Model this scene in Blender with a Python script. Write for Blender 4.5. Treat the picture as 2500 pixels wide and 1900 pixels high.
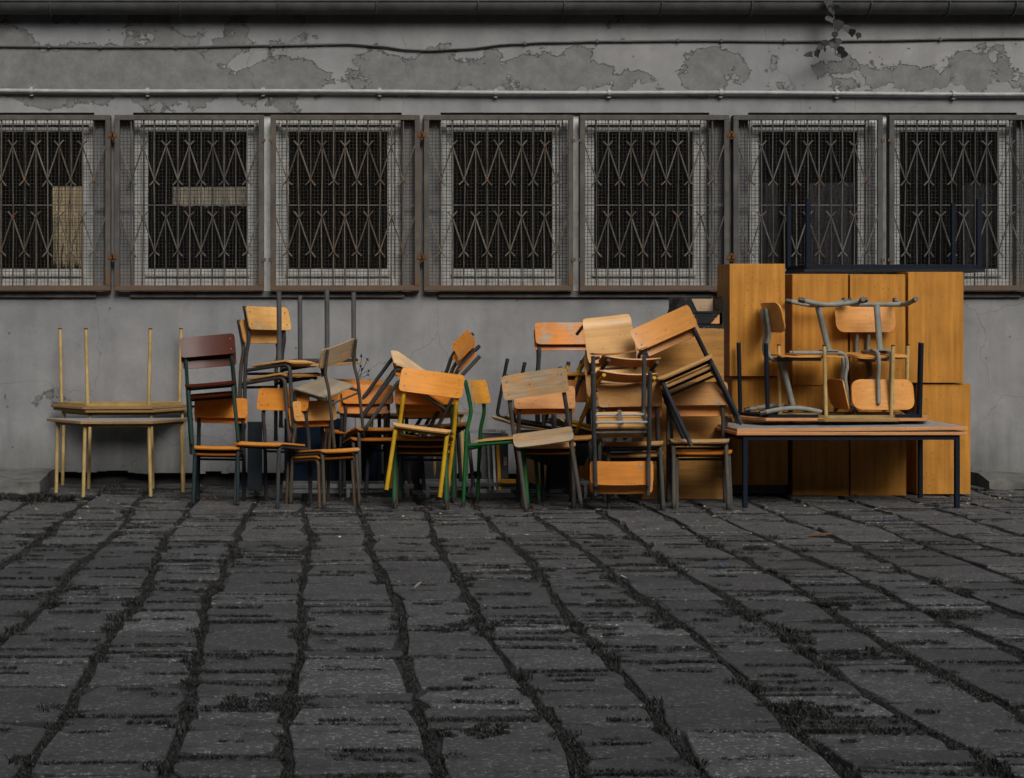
import bpy, bmesh, math, random
import numpy as np
from mathutils import Vector, Matrix
random.seed(7); rng = np.random.default_rng(7)
R = math.radians
scene = bpy.context.scene
for o in list(bpy.data.objects): bpy.data.objects.remove(o, do_unlink=True)
# ------------------------------------------------------------------ camera, sky, sun, exposure
FPX, PCX, PCY, CAMH = 4000.0, 760.0, 790.0, 1.19          # focal length and principal point in pixels of the 2500x1900 photo
cd = bpy.data.cameras.new('camera'); cam = bpy.data.objects.new('camera', cd); scene.collection.objects.link(cam)
cam.location = (0, 0, CAMH); cam.rotation_euler = (R(90), 0, 0)
cd.sensor_fit = 'HORIZONTAL'; cd.sensor_width = 36; cd.lens = 36 * FPX / 2500
cd.shift_x = (1250 - PCX) / 2500; cd.shift_y = (PCY - 950) / 2500
cd.clip_end = 400; scene.camera = cam
world = bpy.data.worlds.new('World'); scene.world = world; world.use_nodes = True
wn, wl = world.node_tree.nodes, world.node_tree.links
sky = wn.new('ShaderNodeTexSky'); sky.sky_type = 'NISHITA'; sky.sun_disc = False
SUN_EL, SUN_AZ = 41, 16                                    # azimuth: degrees to the right of straight behind the camera
sky.sun_elevation = R(SUN_EL); sky.sun_rotation = R(180 - SUN_AZ); sky.dust_density = 4; sky.air_density = 1.0; sky.ozone_density = 1.0
hs = wn.new('ShaderNodeHueSaturation'); hs.inputs['Saturation'].default_value = 0.35
wl.new(sky.outputs[0], hs.inputs['Color']); wl.new(hs.outputs[0], wn['Background'].inputs['Color'])
wn['Background'].inputs['Strength'].default_value = 0.10
sd = bpy.data.lights.new('sun', 'SUN'); sun = bpy.data.objects.new('sun', sd); scene.collection.objects.link(sun)
sd.energy = 1.4; sd.angle = R(28); sd.color = (1.0, 0.955, 0.89)
sdir = Vector((math.sin(R(SUN_AZ)) * math.cos(R(SUN_EL)), -math.cos(R(SUN_AZ)) * math.cos(R(SUN_EL)), math.sin(R(SUN_EL))))
sun.rotation_euler = sdir.to_track_quat('Z', 'Y').to_euler(); sun.location = (3, -6, 12)
vs = scene.view_settings; vs.view_transform = 'Standard'; vs.look = 'None'; vs.gamma = 1; vs.exposure = 0.58; vs.use_curve_mapping = False

# ------------------------------------------------------------------ helpers
def P(px, py, Y):                                          # photo pixel at distance Y -> point
    return Vector(((px - PCX) / FPX * Y, Y, CAMH - (py - PCY) / FPX * Y))
def PX(px, Y): return (px - PCX) / FPX * Y
def PZ(py, Y): return CAMH - (py - PCY) / FPX * Y
COL = scene.collection
class MB:
    def __init__(s): s.v = []; s.f = []
    def add(s, v, f):
        n = len(s.v); s.v += [tuple(p) for p in v]; s.f += [tuple(i + n for i in q) for q in f]; return s
    def box(s, x0, x1, y0, y1, z0, z1, M=None):
        v = [Vector(p) for p in ((x0,y0,z0),(x1,y0,z0),(x1,y1,z0),(x0,y1,z0),(x0,y0,z1),(x1,y0,z1),(x1,y1,z1),(x0,y1,z1))]
        if M is not None: v = [M @ p for p in v]
        return s.add(v, [(0,3,2,1),(4,5,6,7),(0,1,5,4),(1,2,6,5),(2,3,7,6),(3,0,4,7)])
    def bar(s, a, b, w, h=None, up=(0,0,1)):               # rectangular bar from a to b
        a, b = Vector(a), Vector(b); h = h or w; d = (b - a).normalized(); u = Vector(up)
        if abs(d.dot(u)) > .95: u = Vector((1, 0, 0))
        sx = d.cross(u).normalized(); sz = sx.cross(d)
        v = [p + sx * i * w / 2 + sz * j * h / 2 for p in (a, b) for i, j in ((-1,-1),(1,-1),(1,1),(-1,1))]
        return s.add(v, [(3,2,1,0),(4,5,6,7),(0,1,5,4),(1,2,6,5),(2,3,7,6),(3,0,4,7)])
    def tube(s, pts, r, n=8, r2=None, up=(1,0,0), cap=True):
        pts = [Vector(p) for p in pts]; r2 = r2 or r; base = len(s.v); V = []
        for i, p in enumerate(pts):
            d = ((pts[i] - pts[i-1]).normalized() if i else Vector()) + ((pts[i+1] - pts[i]).normalized() if i < len(pts) - 1 else Vector())
            d.normalize(); u = Vector(up)
            if abs(d.dot(u)) > .97: u = Vector((0, 1, 0)) if abs(d.y) < .9 else Vector((0, 0, 1))
            a = (u - d * d.dot(u)).normalized(); b = d.cross(a)
            V += [p + a * r * math.cos(2 * math.pi * k / n) + b * r2 * math.sin(2 * math.pi * k / n) for k in range(n)]
        F = []
        for i in range(len(pts) - 1):
            for k in range(n):
                F.append((i*n + k, i*n + (k+1) % n, (i+1)*n + (k+1) % n, (i+1)*n + k))
        if cap: F += [tuple(range(n))[::-1], tuple((len(pts)-1)*n + k for k in range(n))]
        return s.add(V, F)
    def prism(s, poly, z0, z1, M=None):                    # poly counter-clockwise in x,y
        n = len(poly); v = [Vector((x, y, z0)) for x, y in poly] + [Vector((x, y, z1)) for x, y in poly]
        if M is not None: v = [M @ p for p in v]
        return s.add(v, [tuple(range(n))[::-1], tuple(range(n, 2*n))] + [(i, (i+1) % n, n + (i+1) % n, n + i) for i in range(n)])
    def mesh(s, name, smooth=None, bevel=0):
        me = bpy.data.meshes.new(name); me.from_pydata(s.v, [], s.f)
        if bevel:
            bm = bmesh.new(); bm.from_mesh(me)
            bmesh.ops.bevel(bm, geom=[e for e in bm.edges if len(e.link_faces) == 2 and e.calc_face_angle(0) > .6], offset=bevel, segments=1, affect='EDGES', profile=.5)
            bm.to_mesh(me); bm.free()
        me.validate()
        if smooth is not None:
            me.shade_smooth(); me.set_sharp_from_angle(angle=R(smooth))
        return me
def fillet(pts, r=.03, n=4):
    pts = [Vector(p) for p in pts]; out = [pts[0]]
    for i in range(1, len(pts) - 1):
        a, b, c = pts[i-1], pts[i], pts[i+1]; rr = min(r, (a-b).length * .45, (c-b).length * .45)
        p, q = b + (a-b).normalized() * rr, b + (c-b).normalized() * rr
        for k in range(n + 1):
            t = k / n; out.append(p * (1-t)**2 + b * 2*t*(1-t) + q * t*t)
    return out + [pts[-1]]
def ob(name, me, mat, parent=None, color=None):
    if isinstance(me, MB): me = me.mesh(name)
    if not me.materials: me.materials.append(None)
    o = bpy.data.objects.new(name, me); COL.objects.link(o)
    o.material_slots[0].link = 'OBJECT'; o.material_slots[0].material = mat
    if parent is not None: o.parent = parent
    if color is not None: o.color = (*color[:3], 1)
    return o
def tag(o, label, cat, group=None):
    o['label'] = label; o['category'] = cat
    if group: o['group'] = group
    return o
def thing(name, label, cat, loc=(0,0,0), group=None):
    o = bpy.data.objects.new(name, None); COL.objects.link(o); o.location = loc; o.empty_display_size = .1
    return tag(o, label, cat, group)

# ------------------------------------------------------------------ materials
def mat(name): 
    m = bpy.data.materials.new(name); m.use_nodes = True; nt = m.node_tree; return m, nt.nodes, nt.links, nt.nodes['Principled BSDF']
def N(nodes, kind, **kw):
    n = nodes.new('ShaderNode' + kind)
    for k, v in kw.items():
        if k.startswith('i_'): n.inputs[int(k[2:]) if k[2:].isdigit() else k[2:]].default_value = v
        else: setattr(n, k, v)
    return n
def ramp(nodes, stops):
    r = nodes.new('ShaderNodeValToRGB'); e = r.color_ramp.elements
    while len(e) < len(stops): e.new(.5)
    for el, (p, c) in zip(e, stops): el.position = p; el.color = (*(c if hasattr(c, '__len__') else (c,)*3), 1)
    return r
def noise(nodes, links, coord, scale, detail=6, rough=.6, stretch=None):
    n = N(nodes, 'TexNoise'); n.inputs['Scale'].default_value = scale; n.inputs['Detail'].default_value = detail; n.inputs['Roughness'].default_value = rough
    if stretch:
        mp = N(nodes, 'Mapping'); mp.inputs['Scale'].default_value = stretch; links.new(coord, mp.inputs[0]); links.new(mp.outputs[0], n.inputs['Vector'])
    else: links.new(coord, n.inputs['Vector'])
    return n.outputs['Fac']
def mul(nodes, links, a, b, blend='MULTIPLY', fac=1.0):
    m = N(nodes, 'Mix', data_type='RGBA', blend_type=blend); m.inputs[0].default_value = fac
    for sock, x in ((m.inputs[6], a), (m.inputs[7], b)):
        if hasattr(x, 'is_linked'): links.new(x, sock)
        else: sock.default_value = (*x, 1)
    return m.outputs[2], m.inputs[0]
def bump(nodes, links, h, bs, strength=.3, dist=.01):
    b = N(nodes, 'Bump'); b.inputs['Strength'].default_value = strength; b.inputs['Distance'].default_value = dist
    links.new(h, b.inputs['Height']); links.new(b.outputs[0], bs.inputs['Normal']); return b

def wood_mat(name, grain_axis=0, rough=.32, contrast=.35, worn=0.0, coat=.25, scale=1.0):
    m, n, l, bs = mat(name); tc = N(n, 'TexCoord'); oi = N(n, 'ObjectInfo')
    off = N(n, 'VectorMath', operation='ADD'); l.new(tc.outputs['Object'], off.inputs[0])
    sc = N(n, 'VectorMath', operation='SCALE'); sc.inputs['Scale'].default_value = 17
    cmb = N(n, 'CombineXYZ'); [l.new(oi.outputs['Random'], cmb.inputs[i]) for i in range(3)]
    l.new(cmb.outputs[0], sc.inputs[0]); l.new(sc.outputs[0], off.inputs[1]); co = off.outputs[0]
    st = [34 * scale] * 3; st[grain_axis] = 1.6 * scale
    g = noise(n, l, co, 1.6, 7, .62, st)
    big = noise(n, l, co, 5, 3, .5)
    r1 = ramp(n, [(.3, 1 - contrast), (.7, 1 + contrast * .45)]); l.new(g, r1.inputs[0])
    r2 = ramp(n, [(.3, .84), (.75, 1.1)]); l.new(big, r2.inputs[0])
    c, _ = mul(n, l, oi.outputs['Color'], r1.outputs[0]); c, _ = mul(n, l, c, r2.outputs[0])
    if worn:
        w = noise(n, l, co, 7, 8, .65); rw = ramp(n, [(.62 - worn * .35, 0), (.74 - worn * .2, 1)]); l.new(w, rw.inputs[0])
        grey, _ = mul(n, l, (.30, .235, .16), r1.outputs[0])
        mx = N(n, 'Mix', data_type='RGBA'); l.new(rw.outputs[0], mx.inputs[0]); l.new(c, mx.inputs[6]); l.new(grey, mx.inputs[7]); c = mx.outputs[2]
    d = noise(n, l, co, 60, 3, .5); rd = ramp(n, [(.27, .55), (.36, 1)]); l.new(d, rd.inputs[0]); c, _ = mul(n, l, c, rd.outputs[0])
    l.new(c, bs.inputs['Base Color'])
    rr = N(n, 'MapRange'); rr.inputs[3].default_value = rough - .08; rr.inputs[4].default_value = rough + .2; l.new(big, rr.inputs[0]); l.new(rr.outputs[0], bs.inputs['Roughness'])
    bs.inputs['Coat Weight'].default_value = coat * .28 * (1 - worn); bs.inputs['Coat Roughness'].default_value = .12; bs.inputs['Specular IOR Level'].default_value = .16
    bump(n, l, g, bs, .12, .002); return m
def paint_mat(name, rough=.45, chip=.5, chipcol=(.05, .03, .02), rust=(.16, .055, .018), var=.25):
    m, n, l, bs = mat(name); tc = N(n, 'TexCoord'); oi = N(n, 'ObjectInfo')
    co = tc.outputs['Object']
    a = noise(n, l, co, 9, 5, .6); ra = ramp(n, [(.3, 1 - var), (.7, 1 + var)]); l.new(a, ra.inputs[0])
    c, _ = mul(n, l, oi.outputs['Color'], ra.outputs[0])
    b = noise(n, l, co, 55, 6, .7); rb = ramp(n, [(.60, 0), (.66, chip)]); l.new(b, rb.inputs[0])
    e = noise(n, l, co, 14, 4, .6); re = ramp(n, [(.4, chipcol), (.62, rust)]); l.new(e, re.inputs[0])
    mx = N(n, 'Mix', data_type='RGBA'); l.new(rb.outputs[0], mx.inputs[0]); l.new(c, mx.inputs[6]); l.new(re.outputs[0], mx.inputs[7])
    l.new(mx.outputs[2], bs.inputs['Base Color'])
    rr = N(n, 'MapRange'); rr.inputs[3].default_value = rough - .1; rr.inputs[4].default_value = rough + .25; l.new(a, rr.inputs[0]); l.new(rr.outputs[0], bs.inputs['Roughness'])
    bs.inputs['Specular IOR Level'].default_value = .13; bump(n, l, b, bs, .25, .001); return m
def plain(name, col, rough=.6, metal=0, ns=20, var=.25, bs_=.15):
    m, n, l, bs = mat(name); tc = N(n, 'TexCoord'); a = noise(n, l, tc.outputs['Object'], ns, 6, .6)
    ra = ramp(n, [(.3, 1 - var), (.7, 1 + var)]); l.new(a, ra.inputs[0]); c, _ = mul(n, l, col, ra.outputs[0]); l.new(c, bs.inputs['Base Color'])
    bs.inputs['Roughness'].default_value = rough; bs.inputs['Metallic'].default_value = metal; bump(n, l, a, bs, bs_, .004); return m

PLY = wood_mat('varnished_plywood', 0, .30, .16, 0, .35)
PLYW = wood_mat('weathered_plywood', 0, .55, .3, .75, .05)
PLYL = wood_mat('lightly_worn_plywood', 0, .42, .2, .25, .2)
VENEER_V = wood_mat('vertical_veneer', 2, .42, .34, 0, .12, .62)
VENEER_H = wood_mat('horizontal_veneer', 0, .45, .34, 0, .1, .7)
EDGE = wood_mat('beech_edging', 0, .45, .2, 0, .1)
PAINT = paint_mat('chipped_frame_paint')
PAINTD = paint_mat('dark_frame_paint', .6, .10)
RUST = paint_mat('rusty_steel_paint', .7, .85, (.075, .055, .038), (.14, .068, .032), .35)
def add_rust(m):                                           # water runs down the grilles: more rust on the lowest hand's breadth
    n, l = m.node_tree.nodes, m.node_tree.links; bs = n['Principled BSDF']; src = bs.inputs['Base Color'].links[0].from_socket
    tc = N(n, 'TexCoord'); sx = N(n, 'SeparateXYZ'); l.new(tc.outputs['Object'], sx.inputs[0]); nz = noise(n, l, tc.outputs['Object'], 6, 6, .65)
    ad = N(n, 'Math', operation='MULTIPLY_ADD'); l.new(nz, ad.inputs[0]); ad.inputs[1].default_value = -.55; l.new(sx.outputs[2], ad.inputs[2])
    r = ramp(n, [(0, .8), (.10, 0)]); mr = N(n, 'MapRange'); l.new(ad.outputs[0], mr.inputs[0]); mr.inputs[1].default_value = -.28; mr.inputs[2].default_value = 1.6; l.new(mr.outputs[0], r.inputs[0])
    mx = N(n, 'Mix', data_type='RGBA'); l.new(r.outputs[0], mx.inputs[0]); l.new(src, mx.inputs[6]); mx.inputs[7].default_value = (.100, .060, .034, 1); l.new(mx.outputs[2], bs.inputs['Base Color'])
add_rust(RUST)
STEEL = plain('grey_steel', (.22, .23, .23), .42, .6, 30, .25)
CAP = plain('black_plastic_cap', (.012, .012, .014), .5)
RIVET = plain('rivet_metal', (.22, .21, .18), .45, .7)
GREYTOP = plain('grey_laminate', (.20, .21, .22), .45, 0, 12, .2)

def plaster_mat():
    m, n, l, bs = mat('peeling_grey_plaster'); tc = N(n, 'TexCoord'); co = tc.outputs['Object']; sx = N(n, 'SeparateXYZ'); l.new(co, sx.inputs[0])
    big = noise(n, l, co, 1.1, 5, .6); med = noise(n, l, co, 4.5, 8, .62); fine = noise(n, l, co, 70, 4, .6); drip = noise(n, l, co, 3, 6, .6, (2.2, 1, .28))
    rb = ramp(n, [(.3, (.148, .150, .154)), (.7, (.196, .196, .194))]); l.new(big, rb.inputs[0])
    rm = ramp(n, [(.3, .84), (.7, 1.10)]); l.new(med, rm.inputs[0]); c, _ = mul(n, l, rb.outputs[0], rm.outputs[0])
    rd = ramp(n, [(.36, .90), (.56, 1.02)]); l.new(drip, rd.inputs[0]); c, _ = mul(n, l, c, rd.outputs[0])
    # peeled patches: top coat gone over an irregular band above the pipe, tailing off downwards
    pat = noise(n, l, co, 2.3, 11, .64, (1.0, 1, 1.2))
    zr = N(n, 'MapRange'); l.new(sx.outputs[2], zr.inputs[0]); zr.inputs[1].default_value = 2.70; zr.inputs[2].default_value = 2.98; zr.inputs[3].default_value = -.22; zr.inputs[4].default_value = .10
    zr2 = N(n, 'MapRange'); l.new(sx.outputs[2], zr2.inputs[0]); zr2.inputs[1].default_value = 3.06; zr2.inputs[2].default_value = 3.34; zr2.inputs[3].default_value = 0; zr2.inputs[4].default_value = -.20
    xr = N(n, 'MapRange'); l.new(sx.outputs[0], xr.inputs[0]); xr.inputs[1].default_value = -2.2; xr.inputs[2].default_value = 1.5; xr.inputs[3].default_value = .15; xr.inputs[4].default_value = -.005
    a1 = N(n, 'Math', operation='ADD'); l.new(pat, a1.inputs[0]); l.new(zr.outputs[0], a1.inputs[1])
    a2 = N(n, 'Math', operation='ADD'); l.new(a1.outputs[0], a2.inputs[0]); l.new(zr2.outputs[0], a2.inputs[1])
    a3 = N(n, 'Math', operation='ADD'); l.new(a2.outputs[0], a3.inputs[0]); l.new(xr.outputs[0], a3.inputs[1])
    mk = ramp(n, [(.548, 0), (.556, 1)]); l.new(a3.outputs[0], mk.inputs[0])
    und = ramp(n, [(.3, (.080, .080, .079)), (.5, (.118, .118, .116)), (.72, (.165, .164, .161))]); l.new(noise(n, l, co, 6.5, 11, .76), und.inputs[0])
    mx = N(n, 'Mix', data_type='RGBA'); l.new(mk.outputs[0], mx.inputs[0]); l.new(c, mx.inputs[6]); l.new(und.outputs[0], mx.inputs[7]); c = mx.outputs[2]
    # dark rim of the broken paint edge
    rim = ramp(n, [(.540, 1.06), (.5475, .58), (.554, .64), (.562, 1)]); l.new(a3.outputs[0], rim.inputs[0]); c, _ = mul(n, l, c, rim.outputs[0])
    # pits and chips
    vo = N(n, 'TexVoronoi'); vo.inputs['Scale'].default_value = 5.5; l.new(co, vo.inputs['Vector']); rv = ramp(n, [(.035, .45), (.06, 1)]); l.new(vo.outputs['Distance'], rv.inputs[0]); c, _ = mul(n, l, c, rv.outputs[0])
    # hairline cracks
    wob = N(n, 'VectorMath', operation='ADD'); wc = N(n, 'TexNoise'); wc.inputs['Scale'].default_value = 2.4; wc.inputs['Detail'].default_value = 6; l.new(co, wc.inputs['Vector'])
    wsc = N(n, 'VectorMath', operation='SCALE'); wsc.inputs['Scale'].default_value = .5; l.new(wc.outputs['Color'], wsc.inputs[0]); l.new(co, wob.inputs[0]); l.new(wsc.outputs[0], wob.inputs[1])
    cr = N(n, 'TexVoronoi', feature='DISTANCE_TO_EDGE'); cr.inputs['Scale'].default_value = .75; l.new(wob.outputs[0], cr.inputs['Vector'])
    rc = ramp(n, [(.0, .72), (.0022, 1)]); l.new(cr.outputs['Distance'], rc.inputs[0]); c, _ = mul(n, l, c, rc.outputs[0])
    # wall colour darkens towards the foot
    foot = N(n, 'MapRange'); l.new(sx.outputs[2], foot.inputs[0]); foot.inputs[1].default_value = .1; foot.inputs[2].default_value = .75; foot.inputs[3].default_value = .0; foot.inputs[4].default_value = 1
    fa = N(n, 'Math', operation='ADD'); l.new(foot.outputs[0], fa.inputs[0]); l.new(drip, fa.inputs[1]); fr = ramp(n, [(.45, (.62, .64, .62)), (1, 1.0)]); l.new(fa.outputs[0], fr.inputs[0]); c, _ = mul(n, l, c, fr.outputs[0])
    l.new(c, bs.inputs['Base Color']); bs.inputs['Roughness'].default_value = .85
    h = N(n, 'Math', operation='MULTIPLY_ADD'); l.new(mk.outputs[0], h.inputs[0]); h.inputs[1].default_value = -1.0
    f2 = N(n, 'Math', operation='MULTIPLY_ADD'); l.new(fine, f2.inputs[0]); f2.inputs[1].default_value = .25; l.new(med, f2.inputs[2]); l.new(f2.outputs[0], h.inputs[2])
    bump(n, l, h.outputs[0], bs, .8, .008); return m
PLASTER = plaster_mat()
FRAMEW = plain('weathered_window_paint', (.42, .425, .41), .6, 0, 14, .25)
CONC = plain('rough_concrete', (.075, .074, .068), .9, 0, 9, .5, .8)
PLINTH = plain('damp_plinth', (.020, .020, .019), .9, 0, 9, .5, .6)
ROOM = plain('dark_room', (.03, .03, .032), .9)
ZINC = plain('old_zinc', (.070, .071, .073), .5, .3, 8, .35)
PIPE = plain('painted_pipe', (.22, .22, .22), .5, 0, 10, .25)
CABLE = plain('grey_cable', (.05, .05, .05), .7)
def glass_mat():
    m, n, l, bs = mat('dusty_window_glass'); n.remove(bs); out = n['Material Output']
    tr = N(n, 'BsdfTransparent'); tr.inputs[0].default_value = (.90, .90, .89, 1); gl = N(n, 'BsdfGlossy'); gl.inputs['Roughness'].default_value = .03; gl.inputs[0].default_value = (.9, .9, .9, 1)
    fr = N(n, 'Fresnel'); fr.inputs[0].default_value = 1.45; mx = N(n, 'MixShader'); l.new(fr.outputs[0], mx.inputs[0]); l.new(tr.outputs[0], mx.inputs[1]); l.new(gl.outputs[0], mx.inputs[2])
    df = N(n, 'BsdfDiffuse'); df.inputs[0].default_value = (.12, .12, .11, 1); m2 = N(n, 'MixShader'); m2.inputs[0].default_value = .035
    l.new(mx.outputs[0], m2.inputs[1]); l.new(df.outputs[0], m2.inputs[2]); l.new(m2.outputs[0], out.inputs[0]); return m
GLASS = glass_mat()
def slab_mat():
    m, n, l, bs = mat('exposed_aggregate_concrete'); tc = N(n, 'TexCoord'); oi = N(n, 'ObjectInfo'); co = tc.outputs['Object']
    big = noise(n, l, co, 4.5, 9, .72); rb = ramp(n, [(.3, .52), (.5, .95), (.72, 1.35)]); l.new(big, rb.inputs[0])
    rnd = ramp(n, [(0, .68), (.5, .95), (.90, 1.25), (1.0, 2.1)]); l.new(oi.outputs['Random'], rnd.inputs[0])
    c, _ = mul(n, l, (.040, .040, .040), rb.outputs[0]); cm = N(n, 'CombineColor'); [l.new(rnd.outputs[0], cm.inputs[i]) for i in range(3)]; c, _ = mul(n, l, c, cm.outputs[0])
    g = noise(n, l, co, 60, 5, .75)
    vf = N(n, 'TexVoronoi'); vf.inputs['Scale'].default_value = 105; l.new(co, vf.inputs['Vector']); vr = ramp(n, [(.70, .75), (.80, 1.2), (.93, 3.4)]); sp_ = N(n, 'SeparateColor'); l.new(vf.outputs['Color'], sp_.inputs[0]); l.new(sp_.outputs[0], vr.inputs[0])
    vd = ramp(n, [(.30, 1), (.5, .35)]); l.new(vf.outputs['Distance'], vd.inputs[0]); mxv = N(n, 'Mix', data_type='RGBA'); l.new(vd.outputs[0], mxv.inputs[0]); mxv.inputs[6].default_value = (.7, .7, .7, 1); l.new(vr.outputs[0], mxv.inputs[7]); c, _ = mul(n, l, c, mxv.outputs[2])
    rg = ramp(n, [(.30, .45), (.5, 1.0), (.70, 1.6)]); l.new(g, rg.inputs[0]); c, _ = mul(n, l, c, rg.outputs[0])
    ck = N(n, 'TexVoronoi', feature='DISTANCE_TO_EDGE'); ck.inputs['Scale'].default_value = 3.2; cw = N(n, 'VectorMath', operation='ADD'); cn = N(n, 'TexNoise'); cn.inputs['Scale'].default_value = 7; l.new(co, cn.inputs['Vector']); cs = N(n, 'VectorMath', operation='SCALE'); cs.inputs['Scale'].default_value = .35; l.new(cn.outputs['Color'], cs.inputs[0]); l.new(co, cw.inputs[0]); l.new(cs.outputs[0], cw.inputs[1]); cm2 = N(n, 'Mapping'); cm2.inputs['Scale'].default_value = (.5, 1.6, 1); l.new(cw.outputs[0], cm2.inputs[0]); l.new(cm2.outputs[0], ck.inputs['Vector']); rck = ramp(n, [(.0, .25), (.012, 1)]); l.new(ck.outputs['Distance'], rck.inputs[0]); c, _ = mul(n, l, c, rck.outputs[0])
    moss = noise(n, l, co, 6, 9, .7); rm = ramp(n, [(.58, 0), (.70, .75)]); l.new(moss, rm.inputs[0])
    mx = N(n, 'Mix', data_type='RGBA'); l.new(rm.outputs[0], mx.inputs[0]); l.new(c, mx.inputs[6]); mx.inputs[7].default_value = (.015, .015, .014, 1)
    l.new(mx.outputs[2], bs.inputs['Base Color']); bs.inputs['Roughness'].default_value = .78
    bump(n, l, g, bs, .9, .006); return m
SLAB = slab_mat()
SOIL = plain('dark_joint_soil', (.007, .007, .0065), .95, 0, 40, .5, .8)
GROUND = plain('dark_yard_ground', (.035, .035, .034), .9, 0, 6, .4, .5)
def foliage(name, col):
    m, n, l, bs = mat(name); tc = N(n, 'TexCoord'); a = noise(n, l, tc.outputs['Object'], 11, 3, .6); ra = ramp(n, [(.3, .55), (.7, 1.5)]); l.new(a, ra.inputs[0])
    c, _ = mul(n, l, col, ra.outputs[0]); l.new(c, bs.inputs['Base Color']); bs.inputs['Roughness'].default_value = .7; return m
GRASS = foliage('dark_weeds', (.0105, .0108, .0095)); DRY = foliage('dry_stalks', (.045, .043, .038)); IVY = foliage('ivy_leaf', (.011, .0115, .011))

# ------------------------------------------------------------------ ground and paving
def struct(o): o['kind'] = 'structure'; return o
g = MB(); g.add([(-120, -80, -.03), (120, -80, -.03), (120, 160, -.03), (-120, 160, -.03)], [(0, 1, 2, 3)]); struct(ob('ground', g, GROUND))
WALLY = 12.15
bed = MB(); bed.add([(-4.5, 2.2, -.014), (8, 2.2, -.014), (8, WALLY + .05, -.014), (-4.5, WALLY + .05, -.014)], [(0, 1, 2, 3)])
pav = struct(ob('pavement', bed, SOIL))
COLW = .367
def col_x(i, y): return -.039 + COLW * i + .022 * math.sin(y * .9 + i * 2.1) + .014 * math.sin(y * 2.3 + i * 4.7)
slabs = []; joints = []
for i in range(-10, 18):
    y = 2.6 + random.random() * .4
    while y < 11.95:
        L = random.choice([.15, .19, .24, .24, .30, .36, .36, .5, .58]); y1 = min(y + L, 12.12)
        xm = col_x(i, y) + COLW / 2
        if xm > -.19 * y - 1.0 and xm < .435 * y + 1.1 and y1 - y > .1: slabs.append((i, y, y1))
        y = y1
def near(s): yc = (s[1] + s[2]) / 2; return yc
slabs.sort(key=near)
def slab_geo(i, y0, y1):
    gw = random.uniform(.010, .026); ge = random.choice([.003, .006, .010, .016]); rnd = random.uniform
    tz = [rnd(-.006, .007) for _ in range(4)]; b0 = rnd(-.005, .006)
    def ring(inset, z, jit):
        pts = []
        for k, (u, v) in enumerate(((0,0),(.33,0),(.67,0),(1,0),(1,.5),(1,1),(.67,1),(.33,1),(0,1),(0,.5))):
            yy = y0 + ge + inset + (y1 - y0 - 2*ge - 2*inset) * v; xa, xb = col_x(i, yy) + gw + inset, col_x(i+1, yy) - gw - inset
            x = xa + (xb - xa) * u
            h = b0 + tz[0]*(1-u)*(1-v) + tz[1]*u*(1-v) + tz[2]*u*v + tz[3]*(1-u)*v
            pts.append((x + jx[k] * jit, yy + jy[k] * jit, (h if z is None else h + z)))
        return pts
    jx = [rnd(-.009, .009) for _ in range(10)]; jy = [rnd(-.007, .007) for _ in range(10)]
    for k in (0, 3, 5, 8):
        if random.random() < .45: sx = 1 if k in (0, 8) else -1; sy = 1 if k in (0, 3) else -1; jx[k] += sx * rnd(.01, .03); jy[k] += sy * rnd(.01, .03)
    r0, r1, r2 = ring(0, -.05, 1), ring(0, -.004, 1), ring(.004, 0, 1); v = r0 + r1 + r2; n = 10
    f = [(a*n + k, a*n + (k+1) % n, (a+1)*n + (k+1) % n, (a+1)*n + k) for a in (0, 1) for k in range(n)] + [tuple(range(2*n, 3*n))]
    return v, f
rest = MB()
for q, (i, y0, y1) in enumerate(slabs):
    v, f = slab_geo(i, y0, y1)
    if q < 300:
        c = Vector(((v[20][0] + v[25][0]) / 2, (y0 + y1) / 2, 0)); mb = MB(); mb.add([Vector(p) - c for p in v], f)
        o = ob('paving_slab', mb.mesh('paving_slab', 22), SLAB, pav); o.location = c
    else: rest.add(v, f)
if rest.v:
    o = ob('distant_paving', rest.mesh('distant_paving', 22), SLAB, pav); o['kind'] = 'stuff'
# weeds and moss in the joints -------------------------------------------------
class Blades:
    def __init__(s): s.V = []; s.n = 0
    def tuft(s, c, n, spread, h, lean=.7, w=.0022):
        n = int(n*2.4); h = h*.46; w = w*.66
        a = rng.uniform(0, 2*np.pi, n); r = spread * np.sqrt(rng.random(n)); base = np.stack([c[0] + r*np.cos(a), c[1] + r*np.sin(a), np.full(n, c[2])], 1)
        d = rng.uniform(0, 2*np.pi, n); hh = h * rng.uniform(.35, 1.15, n); ln = lean * hh * rng.uniform(.2, 1.3, n)
        tip = base + np.stack([ln*np.cos(d), ln*np.sin(d), hh], 1); mid = base * .5 + tip * .5; mid[:, 2] += hh * .14
        p = rng.uniform(0, 2*np.pi, n); ww = w * rng.uniform(.6, 1.6, n); wd = np.stack([ww*np.cos(p), ww*np.sin(p), np.zeros(n)], 1)
        s.V.append(np.stack([base - wd*.6, base + wd*.6, mid + wd, tip, mid - wd], 1).reshape(-1, 3)); s.n += n
    def build(s, name, m, parent=None):
        V = np.concatenate(s.V); n = len(V) // 5; me = bpy.data.meshes.new(name)
        me.vertices.add(len(V)); me.vertices.foreach_set('co', V.astype(np.float32).ravel())
        me.loops.add(n*5); me.loops.foreach_set('vertex_index', np.arange(n*5, dtype=np.int32)); me.polygons.add(n)
        me.polygons.foreach_set('loop_start', np.arange(n, dtype=np.int32)*5); me.update(calc_edges=True); return ob(name, me, m, parent)
bl = Blades()
def inview(x, y, m=.35): return -.19*y - m < x < .435*y + m
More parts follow.
